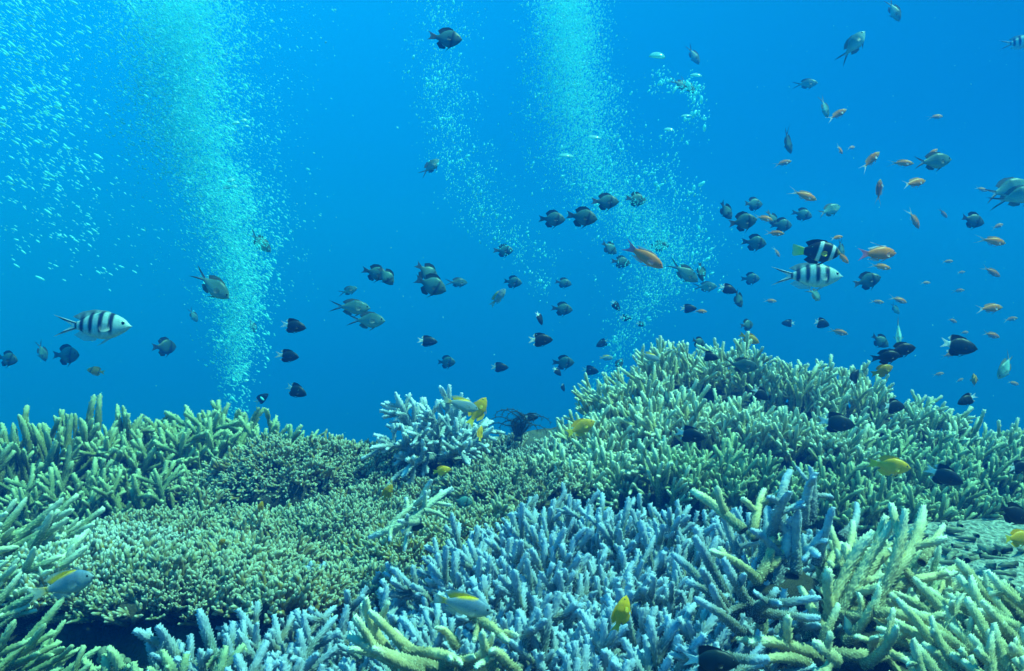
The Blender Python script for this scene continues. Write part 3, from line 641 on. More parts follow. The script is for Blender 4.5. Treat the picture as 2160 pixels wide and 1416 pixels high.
explicit('staghorn_coral', 'bluish white staghorn coral with open spiky crown in the middle of the reef', (925, 965, 1.62), [
    sg(925, 960, 880, 808, 20, 1.62, 1.66), sg(925, 955, 930, 812, 18, 1.64, 1.70), sg(930, 950, 960, 818, 18, 1.62, 1.66), sg(930, 950, 990, 835, 16, 1.62, 1.64),
    sg(915, 950, 840, 825, 18, 1.60, 1.60), sg(910, 950, 805, 850, 18, 1.58, 1.56), sg(905, 955, 790, 880, 17, 1.56, 1.52), sg(900, 960, 800, 915, 17, 1.55, 1.5),
    sg(935, 955, 1030, 850, 18, 1.62, 1.64), sg(940, 955, 1045, 890, 17, 1.60, 1.60), sg(945, 960, 1055, 930, 17, 1.58, 1.56), sg(900, 955, 855, 860, 18, 1.66, 1.72),
    sg(945, 950, 1000, 860, 18, 1.66, 1.72), sg(935, 965, 1010, 940, 17, 1.54, 1.48), sg(910, 965, 850, 965, 20, 1.54, 1.48), sg(925, 950, 905, 850, 17, 1.58, 1.56),
    sg(930, 945, 945, 870, 17, 1.58, 1.55), sg(915, 950, 875, 885, 17, 1.56, 1.52), sg(945, 955, 985, 905, 17, 1.56, 1.52), sg(920, 985, 922, 930, 34, 1.60, 1.60)], (.27, .34, .36), 'pale', 'fine', .11, .0050)

# broken bits of dead branch lying on the sand
V, Fs, C = [], [], []
for k in range(150):
    sp_ = random.choice(SANDS); a = random.uniform(0, 6.28); q = math.sqrt(random.random()) * sp_[1] * 1.15
    x, y = sp_[0].x + q * math.cos(a), sp_[0].y + q * math.sin(a); z = ground(x, y) + .003
    b = random.uniform(0, 6.28); l = random.uniform(.008, .035)
    pts = wander((x, y, z), (math.cos(b), math.sin(b), random.uniform(-.05, .15)), l, .004, .5)
    r = random.uniform(.0022, .0048); tube(V, Fs, C, pts, taper(len(pts), r, r * .7), 9, .0008, 0, .45)
rb = link('coral_rubble', mesh('coral_rubble', V, Fs, CM['tan'], {'cc': C})); rb.color = (.34, .36, .28, 1); tag(rb, 'broken grey coral rubble strewn over the sandy patch', 'rubble', None, 'stuff')

# pale round polyps in the lower left hollow
bp = P(235, 1395, .80); root = empty('bubble_coral', bp); tag(root, 'small bubble coral of pale round polyps in the dark hollow at the lower left', 'coral')
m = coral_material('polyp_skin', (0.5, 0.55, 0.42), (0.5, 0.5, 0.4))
for px, py, w in ((220, 1378, 13), (240, 1386, 12), (212, 1392, 8), (256, 1388, 8), (232, 1400, 9), (268, 1396, 8), (250, 1402, 8), (222, 1408, 8)):
    c = P(px, py, .79); r = w / F * .8
    o = link('polyp', lump('polyp', r, r, r * 1.05, m, amp=.06, seg=20, ring=12), root, c - bp); o.color = (.42, .46, .30, 1)
b = link('base', random.choice(BASES), root, (0, .01, -.02)); b.scale = (.018, .012, .014)

# feather star clinging behind the bluish white coral
bp = P(1092, 925, 1.74); root = empty('feather_star', bp); tag(root, 'black feather star with curling arms between the bluish white coral and the mound', 'feather star')
link('base', lump('star_disc', .008, .008, .006, M_star), root, (0, 0, 0))
for k, (x, y, cl, sp) in enumerate(((1046, 885, 1, .2), (1060, 868, 1, .15), (1075, 866, 1, .1), (1086, 872, 1, .05), (1110, 880, -1, .1), (1128, 876, -1, .15), (1146, 884, -1, .2), (1070, 895, 1, .1), (1118, 900, -1, .1), (1100, 890, 1, .05), (1040, 900, 1, .2), (1138, 905, -1, .2))):
    tip = P(x, y, 1.74 + random.uniform(-.03, .03)) - bp
    V, Fs, C = [], [], []
    side = Vector((cl, 0, 0)); pts = []
    n = 26
    for i in range(n):
        t = i / (n - 1); p = tip * t + Vector((cl * .02 * math.sin(t * 3.1), 0, .012 * math.sin(t * 3.1)))
        if t > .78:
            q = (t - .78) / .22 * 4.2; p += Vector((-cl * .010 * (1 - math.cos(q)), 0, .008 * math.sin(q) - .006 * (t - .78) / .22))
        pts.append(p)
    tube(V, Fs, C, pts, taper(n, .0019, .0008), 6)
    for i in range(3, n - 1):                                   # pinnules along the arm
        for sd in (-1, 1):
            tg = (pts[i + 1] - pts[i - 1]).normalized(); w = tg.cross(Vector((0, 1, 0))).normalized() * sd + Vector((0, random.uniform(-.5, .5), 0)) + tg * .4
            l = .008 * (1 - .6 * i / n); tube(V, Fs, C, [pts[i], pts[i] + w * l * .5, pts[i] + w * l], [.0006, .0005, .0002], 3)
    link('arm', mesh('feather_arm', V, Fs, M_star, {'cc': C}), root)

# ------------------------------------------------------------------ fish: one continuous body each, fins grown into it
def sm(x, a, b):
    t = np.clip((x - a) / (b - a), 0, 1); return t * t * (3 - 2 * t)
def lerp(a, b, t):
    a = np.asarray(a, float); b = np.asarray(b, float); t = np.asarray(t)[..., None]
    return a * (1 - t) + b * t
def curve(pts, xs):
    p = np.array(sorted(pts)); k = np.linspace(0, 1, 400)
    dense = np.interp(np.linspace(p[0, 0], p[-1, 0], 400), p[:, 0], p[:, 1])
    for _ in range(3):
        pad = np.pad(dense, 9, mode='edge'); dense = np.convolve(pad, np.ones(19) / 19, 'valid')
    return np.interp(xs, np.linspace(p[0, 0], p[-1, 0], 400), dense)

def fish_mesh(name, sp, bend):
    V, Fs, C = [], [], []
    x0, x1 = sp['x1'], .5
    ns, nr = 46, 22
    tt = np.linspace(0, 1, ns); xs = x0 + (x1 - x0) * (1 - (1 - tt) ** 1.0)
    top = curve(sp['top'], xs); bot = curve(sp['bot'], xs); wid = curve(sp['wid'], xs)
    nose = np.sqrt(np.clip((x1 - xs) / .07, 0, 1)); zc0 = (sp['top'][-1][1] + sp['bot'][-1][1]) / 2
    for i, x in enumerate(xs):
        zt = zc0 + (top[i] - zc0) * nose[i]; zb = zc0 + (bot[i] - zc0) * nose[i]
        zm, hz, w = (zt + zb) / 2, max((zt - zb) / 2, .004), max(wid[i] * (.25 + .75 * nose[i]), .004)
        for j in range(nr):
            a = 2 * math.pi * j / nr
            ca, sa = math.cos(a), math.sin(a)
            V.append((x, w * math.copysign(abs(sa) ** .85, sa), zm + hz * ca))
            C.append(sp['col'](x, zm + hz * ca, (zm + hz * ca) / .3, 'body', 0, 0))
    for i in range(ns - 1):
        for j in range(nr):
            a = i * nr + j; b = i * nr + (j + 1) % nr
            Fs.append((a, b, b + nr, a + nr))
    Fs.append(tuple(range(nr - 1, -1, -1))); Fs.append(tuple(range((ns - 1) * nr, ns * nr)))
    def fin(part, base, outer, th=.007, nu=15, nv=6, off=(0, 0), lay=None):
        base = np.array(base, float); outer = np.array(outer, float)
        def along(p, n):
            l = np.r_[0, np.cumsum(np.linalg.norm(np.diff(p, axis=0), axis=1))]; l /= max(l[-1], 1e-9)
            q = np.linspace(0, 1, n); return np.c_[np.interp(q, l, p[:, 0]), np.interp(q, l, p[:, 1])]
        B = along(base, nu); O = along(outer, nu)
        for side in (1, -1):
            s0 = len(V)
            for iv in range(nv):
                v = iv / (nv - 1)
                for iu in range(nu):
                    u = iu / (nu - 1); p = B[iu] * (1 - v) + O[iu] * v
                    y = side * th * (1 - v) * (1.0 if iu not in (0, nu - 1) else 0.2) * (1 + .25 * (iu % 2)) + side * .0006
                    q = (p[0], y, p[1])
                    if lay: q = lay(q, v)
                    V.append(q); C.append(sp['col'](p[0], p[1], 0, part, u, v))
            for iv in range(nv - 1):
                for iu in range(nu - 1):
                    a = s0 + iv * nu + iu
                    f = (a, a + 1, a + 1 + nu, a + nu); Fs.append(f if side > 0 else f[::-1])
    for f in sp['fins']: fin(*f)
    px, pz, pl = sp['pec']
    wy = float(np.interp(px, xs, wid))
    for sd in (1, -1):                                             # pectoral fins fold out of the flanks
        def lay(q, v, sd=sd): return (q[0], sd * (wy * .93 + v * pl * .55) + q[1] * .5, q[2])
        fin('pec', [(px, pz + .035), (px - .01, pz - .03)], [(px - .25 * pl, pz + .055), (px - pl * .75, pz + .05), (px - pl, pz + .005), (px - pl * .85, pz - .05), (px - pl * .3, pz - .06)], .004, 9, 5, lay=lay)
    V2 = []
    for x, y, z in V:
        k = max(0, .15 - x); V2.append((x, y + bend * k * k, z))
    me = mesh(name, V2, Fs, M_fish, {'cc': C})
    ex, ez, er = sp['eye']
    return me, (ex, float(np.interp(ex, xs, wid)) * .80, ez, er)

def mixc(a, b, t):
    t = min(1, max(0, t)); return tuple(a[i] * (1 - t) + b[i] * t for i in range(len(a)))
def bar(x, c, w, s=.012):
    return 1 - min(1, max(0, (abs(x - c) - w) / s))

def col_das(x, z, r, part, u, v):
    c = mixc((.03, .10, .10), (.085, .23, .21), bar(x, .02, .05, .25) * .8)
    c = mixc(c, (.02, .022, .02), bar(x - z * .15, .22, .015, .03) * .8)
    c = mixc(c, (.09, .17, .15), bar(x, .36, .06, .06) * .7)
    if part != 'body':
        c = mixc((.035, .07, .065), (.012, .020, .020), v)
        if part == 'tail': return (.07, .085, .08, 1 - .4 * v)
        if part == 'pec': return (.09, .10, .08, .5 - .3 * v)
    return (*c, 1)
def col_bwc(x, z, r, part, u, v):
    c = mixc((.78, .82, .78), (.014, .026, .030), (x + .245) / .035)
    if part == 'tail': return (.85, .90, .88, 1 - .40 * v)
    if part == 'pec': return (.05, .05, .05, .4 - .3 * v)
    if part in ('dorsal', 'anal'): c = mixc((.80, .84, .80), (.010, .012, .016), (x + .27) / .05)
    return (*c, 1)
def col_blk(x, z, r, part, u, v):
    return (.014, .018, .018, 1 - (.5 * v if part in ('tail', 'pec') else 0))
def col_chr(x, z, r, part, u, v):
    c = mixc((.22, .46, .43), (.05, .15, .155), (z + .10) / .22)
    if part == 'tail':
        e = min(u, 1 - u); return (*mixc((.035, .04, .04), (.35, .38, .34), (e - .20) * 8), 1 if e < .22 else .45)
    if part == 'pec': return (.3, .33, .3, .45 - .3 * v)
    if part != 'body': return (.12, .14, .12, 1 - .4 * v)
    return (*c, 1)
def col_ant(x, z, r, part, u, v):
    c = mixc((.92, .36, .16), (.98, .22, .025), (z + .06) / .12)
    c = mixc(c, (.75, .50, .12), max(0, (x - .34) * 5))
    if part == 'tail': return (*mixc((.85, .40, .20), (.70, .72, .80), v * 1.4), 1 - .3 * v)
    if part in ('pec', 'pelvic', 'anal'): return (.75, .62, .66, .7 - .4 * v)
    if part == 'dorsal': return (.80, .38, .15, .9 - .3 * v)
    return (*c, 1)
def col_anm(x, z, r, part, u, v):
    c = mixc((.95, .30, .10), (.98, .22, .04), (z + .08) / .16)
    if part == 'tail': return (*mixc((.90, .22, .16), (.90, .25, .50), v), 1 - .35 * v)
    if part == 'dorsal': return mixc((.60, .22, .14, 1), (.85, .85, .90, .9), v * 1.2)
    if part in ('pec', 'pelvic'): return (.85, .5, .5, .7 - .4 * v)
    if part == 'anal': return (*mixc((.80, .3, .2), (.75, .75, .85), v), 1)
    return (*c, 1)
def col_lem(x, z, r, part, u, v):
    c = mixc((.98, .50, .010), (.95, .44, .006), (z + .1) / .2)
    if part == 'tail': return (.85, .60, .02, 1 - .25 * v)
    if part == 'pec': return (.85, .65, .05, .6 - .4 * v)
    return (*c, 1)
def col_org(x, z, r, part, u, v):
    c = mixc((.90, .40, .05), (.06, .05, .04), bar(x + z * .3, .26, .03, .02) * .8 + bar(x + z * .2, -.16, .012, .02) * .8)
    if part in ('tail', 'pec'): return (.92, .50, .08, 1 - .4 * v)
    return (*c, 1)
def col_blu(x, z, r, part, u, v):
    c = mixc((.46, .52, .44), (.16, .24, .36), (z + .10) / .22)
    yl = (.98, .54, .010)
    c = mixc(c, yl, max(0, (z - .105 + .02 - max(0, x) * .18) * 30) * (1 if x < .25 else 0))
    c = mixc(c, yl, (-.20 - x) * 14)
    if part == 'tail': return (*mixc(yl, (.55, .60, .50), v * 1.8), 1 - .65 * v)
    if part == 'dorsal': return (*mixc(yl, (.50, .55, .45), (v - .45) * 3), 1 - .4 * v)
    if part == 'pec': return (.4, .45, .45, .16 - .1 * v)
    if part != 'body': return (.45, .52, .45, .8 - .5 * v)
    return (*c, 1)
def col_sgt(x, z, r, part, u, v):
    c = mixc((.52, .72, .70), (.36, .56, .54), (z - .02) / .18)
    k = 0
    for b in (.265, .135, .0, -.125, -.225): k = max(k, bar(x - z * .06, b, .021 if z > -.05 else .013, .018) * min(1, max(0, (z + .13) / .05)))
    c = mixc(c, (.015, .022, .06), k)
    if part == 'tail':
        e = min(u, 1 - u); return (*mixc((.70, .80, .78), (.02, .025, .05), bar(e, .17, .07, .05)), 1 if e < .32 else .5)
    if part == 'pec': return (.6, .7, .68, .35 - .2 * v)
    if part == 'dorsal': return (*mixc(c, (.35, .45, .45), v), 1 - .3 * v)
    if part != 'body': return (.6, .7, .68, .85 - .4 * v)
    return (*c, 1)
def col_cln(x, z, r, part, u, v):
    c = (.014, .014, .020)
    for b, w in ((.33, .030), (.03, .032), (-.29, .016)):
        c = mixc(c, (.72, .78, .74), bar(x - z * .25 - (.03 if b == .03 else 0), b, w, .015))
    c = mixc(c, (.72, .55, .10), (x - .40) * 8)
    if part == 'tail': return (*mixc((.88, .80, .05), (.70, .80, .30), v), 1 - .4 * v)
    if part == 'pec': return (.70, .55, .05, .9 - .4 * v)
    if part in ('dorsal',): return (.014, .014, .02, 1)
    if part == 'anal': return (.016, .016, .02, 1)
    return (*c, 1)

def forked(x1, h, tip, mid, drop=0.0):
    """tail fin: base at the peduncle, two lobes, notch"""
    return ('tail', [(x1 + .02, h), (x1 + .02, h * .4), (x1 + .02, -h * .4), (x1 + .02, -h)], [(-.5, tip), (-.5 + .05, tip * .62), (mid, tip * .12), (mid, -tip * .12), (-.5 + .05, -tip * .62), (-.5, -tip - drop)], .010)
SPEC = {
 'das': dict(x1=-.27, top=[(-.27, .055), (-.18, .09), (-.05, .21), (.10, .265), (.25, .235), (.38, .15), (.5, .03)], bot=[(-.27, -.055), (-.18, -.09), (-.05, -.205), (.10, -.26), (.25, -.22), (.38, -.14), (.5, -.03)],
   wid=[(-.27, .012), (-.1, .06), (.12, .10), (.3, .095), (.5, .02)], eye=(.37, .055, .027), pec=(.20, -.04, .13), col=col_das,
   fins=[forked(-.27, .055, .13, -.42), ('dorsal', [(.22, .235), (.08, .255), (-.08, .19), (-.17, .09)], [(.20, .28), (.06, .345), (-.12, .31), (-.24, .20)]), ('anal', [(.04, -.25), (-.06, -.20), (-.17, -.09)], [(.01, -.31), (-.14, -.31), (-.24, -.18)]), ('pelvic', [(.20, -.235), (.12, -.255)], [(.12, -.30), (.02, -.40)])]),
 'bwc': dict(x1=-.28, top=[(-.28, .06), (-.20, .10), (-.08, .19), (.08, .225), (.25, .19), (.38, .12), (.5, .02)], bot=[(-.28, -.06), (-.20, -.10), (-.08, -.19), (.08, -.22), (.25, -.185), (.38, -.115), (.5, -.025)],
   wid=[(-.28, .012), (-.1, .06), (.12, .095), (.3, .085), (.5, .02)], eye=(.38, .045, .024), pec=(.22, -.02, .12), col=col_bwc,
   fins=[forked(-.28, .06, .13, -.38), ('dorsal', [(.20, .20), (.02, .215), (-.12, .165), (-.21, .09)], [(.16, .24), (-.04, .285), (-.20, .27), (-.31, .16)]), ('anal', [(.06, -.22), (-.06, -.195), (-.20, -.10)], [(.04, -.26), (-.14, -.285), (-.30, -.19)]), ('pelvic', [(.20, -.20), (.13, -.215)], [(.10, -.26), (.02, -.30)])]),
 'chr': dict(x1=-.20, top=[(-.20, .035), (-.12, .06), (0, .13), (.14, .18), (.28, .165), (.40, .11), (.5, .02)], bot=[(-.20, -.035), (-.12, -.06), (0, -.125), (.14, -.175), (.28, -.155), (.40, -.09), (.5, -.02)],
   wid=[(-.20, .01), (-.05, .045), (.15, .085), (.32, .075), (.5, .02)], eye=(.415, .035, .024), pec=(.27, -.02, .12), col=col_chr,
   fins=[('tail', [(-.18, .036), (-.18, .012), (-.18, -.012), (-.18, -.036)], [(-.5, .15), (-.33, .05), (-.25, .01), (-.25, -.01), (-.33, -.05), (-.5, -.15)], .009), ('dorsal', [(.26, .165), (.10, .175), (-.02, .12), (-.10, .065)], [(.22, .195), (.05, .22), (-.07, .19), (-.17, .12)]), ('anal', [(.08, -.165), (0, -.125), (-.10, -.065)], [(.05, -.20), (-.06, -.19), (-.16, -.12)]), ('pelvic', [(.26, -.155), (.19, -.165)], [(.18, -.21), (.10, -.25)])]),
 'ant': dict(x1=-.18, top=[(-.18, .03), (-.08, .06), (.06, .105), (.20, .125), (.33, .11), (.43, .065), (.5, .01)], bot=[(-.18, -.03), (-.08, -.055), (.06, -.10), (.20, -.12), (.33, -.10), (.43, -.06), (.5, -.015)],
   wid=[(-.18, .01), (0, .045), (.18, .065), (.35, .055), (.5, .015)], eye=(.42, .025, .019), pec=(.30, -.03, .11), col=col_ant,
   fins=[('tail', [(-.16, .03), (-.16, .01), (-.16, -.01), (-.16, -.03)], [(-.5, .14), (-.31, .06), (-.26, .012), (-.26, -.012), (-.31, -.06), (-.5, -.16)], .008), ('dorsal', [(.28, .115), (.12, .12), (-.02, .085), (-.09, .055)], [(.26, .15), (.10, .16), (-.06, .135), (-.13, .09)]), ('anal', [(.08, -.105), (0, -.08), (-.07, -.055)], [(.05, -.15), (-.04, -.15), (-.10, -.09)]), ('pelvic', [(.27, -.11), (.21, -.115)], [(.17, -.17), (.06, -.20)])]),
 'anm': dict(x1=-.24, top=[(-.24, .05), (-.14, .085), (.0, .135), (.16, .155), (.32, .125), (.43, .07), (.5, .005)], bot=[(-.24, -.05), (-.14, -.08), (.0, -.125), (.16, -.145), (.32, -.115), (.43, -.07), (.5, -.025)],
   wid=[(-.24, .012), (0, .06), (.18, .08), (.35, .065), (.5, .015)], eye=(.41, .03, .019), pec=(.28, -.04, .15), col=col_anm,
   fins=[('tail', [(-.22, .05), (-.22, .02), (-.22, -.02), (-.22, -.05)], [(-.5, .14), (-.40, .07), (-.36, .015), (-.36, -.015), (-.40, -.07), (-.5, -.15)], .010), ('dorsal', [(.26, .14), (.08, .15), (-.08, .105), (-.17, .075)], [(.23, .175), (.06, .185), (-.12, .15), (-.24, .13)]), ('dorsal', [(.20, .145), (.18, .148)], [(-.16, .27), (-.17, .262)]), ('anal', [(.06, -.14), (-.04, -.11), (-.14, -.08)], [(.02, -.18), (-.10, -.17), (-.26, -.13)]), ('pelvic', [(.25, -.13), (.19, -.14)], [(.12, -.20), (.02, -.22)])]),
 'lem': dict(x1=-.27, top=[(-.27, .055), (-.18, .085), (-.05, .17), (.10, .21), (.27, .18), (.40, .11), (.5, .02)], bot=[(-.27, -.055), (-.18, -.085), (-.05, -.165), (.10, -.205), (.27, -.17), (.40, -.10), (.5, -.02)],
   wid=[(-.27, .012), (-.1, .055), (.12, .09), (.3, .08), (.5, .02)], eye=(.395, .045, .022), pec=(.24, -.03, .13), col=col_lem,
   fins=[forked(-.27, .055, .13, -.42), ('dorsal', [(.24, .18), (.06, .20), (-.09, .145), (-.18, .08)], [(.20, .225), (.02, .265), (-.14, .25), (-.27, .15)]), ('anal', [(.06, -.20), (-.05, -.16), (-.17, -.08)], [(.03, -.25), (-.12, -.26), (-.26, -.15)]), ('pelvic', [(.22, -.18), (.15, -.195)], [(.12, -.25), (.04, -.28)])]),
 'blu': dict(x1=-.26, top=[(-.26, .04), (-.16, .065), (-.02, .13), (.13, .165), (.28, .15), (.41, .09), (.5, .01)], bot=[(-.26, -.04), (-.16, -.065), (-.02, -.125), (.13, -.155), (.28, -.14), (.41, -.085), (.5, -.02)],
   wid=[(-.26, .012), (-.1, .05), (.12, .08), (.3, .075), (.5, .02)], eye=(.415, .025, .021), pec=(.26, -.03, .12), col=col_blu,
   fins=[forked(-.26, .042, .11, -.41), ('dorsal', [(.24, .15), (.06, .16), (-.08, .105), (-.18, .06)], [(.20, .18), (.0, .205), (-.16, .20), (-.27, .14)]), ('anal', [(.06, -.15), (-.05, -.115), (-.17, -.065)], [(.03, -.19), (-.12, -.19), (-.25, -.12)]), ('pelvic', [(.24, -.14), (.17, -.15)], [(.13, -.20), (.04, -.22)])]),
 'sgt': dict(x1=-.22, top=[(-.22, .045), (-.15, .07), (-.02, .145), (.12, .185), (.26, .17), (.39, .10), (.5, .0)], bot=[(-.22, -.045), (-.15, -.07), (-.02, -.145), (.12, -.185), (.27, -.165), (.40, -.095), (.5, -.025)],
   wid=[(-.22, .012), (-.05, .05), (.15, .085), (.32, .075), (.5, .02)], eye=(.405, .03, .024), pec=(.27, -.03, .12), col=col_sgt,
   fins=[('tail', [(-.20, .045), (-.20, .015), (-.20, -.015), (-.20, -.045)], [(-.5, .15), (-.35, .06), (-.27, .012), (-.27, -.012), (-.35, -.06), (-.5, -.15)], .010), ('dorsal', [(.24, .172), (.08, .178), (-.06, .12), (-.15, .07)], [(.20, .195), (.03, .215), (-.12, .19), (-.25, .12)]), ('anal', [(.06, -.175), (-.05, -.13), (-.15, -.07)], [(.03, -.21), (-.11, -.205), (-.24, -.125)]), ('pelvic', [(.24, -.17), (.17, -.18)], [(.14, -.24), (.06, -.27)])]),
 'cln': dict(x1=-.26, top=[(-.26, .075), (-.16, .115), (-.03, .20), (.12, .235), (.27, .21), (.40, .13), (.5, .02)], bot=[(-.26, -.075), (-.16, -.115), (-.03, -.195), (.12, -.225), (.27, -.19), (.40, -.12), (.5, -.04)],
   wid=[(-.26, .018), (-.1, .075), (.12, .12), (.3, .105), (.5, .03)], eye=(.40, .055, .022), pec=(.22, -.04, .15), col=col_cln,
   fins=[('tail', [(-.24, .075), (-.24, .03), (-.24, -.03), (-.24, -.075)], [(-.49, .15), (-.50, .07), (-.49, .02), (-.49, -.02), (-.50, -.07), (-.47, -.12)], .012), ('dorsal', [(.22, .215), (.06, .225), (-.08, .17), (-.17, .11)], [(.19, .25), (.02, .275), (-.10, .26), (-.24, .20)]), ('anal', [(.06, -.22), (-.05, -.185), (-.17, -.11)], [(.03, -.27), (-.12, -.27), (-.25, -.19)]), ('pelvic', [(.22, -.20), (.14, -.215)], [(.10, -.28), (.0, -.31)])]),
}
SPEC['blk'] = dict(SPEC['chr'], col=col_blk)
SPEC['blk'].update(x1=SPEC['lem']['x1'], top=SPEC['lem']['top'], bot=SPEC['lem']['bot'], wid=SPEC['lem']['wid'], fins=SPEC['lem']['fins'], eye=SPEC['lem']['eye'], pec=SPEC['lem']['pec'])
SPEC['org'] = dict(SPEC['lem'], col=col_org)
SP_NAME = {'das': ('round_damselfish', .075, 'dark round damselfish of the reef school'), 'bwc': ('white_tailed_damselfish', .056, 'black damselfish with white tails'),
           'chr': ('chromis', .092, 'grey green chromis with forked tails'), 'ant': ('anthias', .075, 'small orange anthias of the open water'),
           'anm': ('male_anthias', .092, 'large orange anthias with pink tails'), 'lem': ('yellow_damselfish', .060, 'plain yellow damselfish'),
           'blu': ('yellow_backed_damselfish', .070, 'grey blue damselfish with yellow backs'), 'sgt': ('striped_damselfish', .150, 'barred silver damselfish with scissor tails'),
           'cln': ('clownfish', .092, None), 'blk': ('black_damselfish', .075, 'plain black damselfish'), 'org': ('orange_damselfish', .055, None)}
eyeV = []
def eye_mesh():
    V, Fs = [], []
    n, r = 12, 7
    for i in range(r + 1):
        th = math.pi * i / r
        for j in range(n):
            a = 2 * math.pi * j / n; V.append((math.sin(th) * math.cos(a), math.cos(th), math.sin(th) * math.sin(a)))
    for i in range(r):
        for j in range(n):
            Fs.append((i * n + j, i * n + (j + 1) % n, (i + 1) * n + (j + 1) % n, (i + 1) * n + j))
    return mesh('fish_eyeball', V, Fs, M_eye)
EYE = eye_mesh()
FM = {k: [fish_mesh(SP_NAME[k][0], SPEC[k], b) for b in (0.0, .35, -.45)] for k in SPEC}

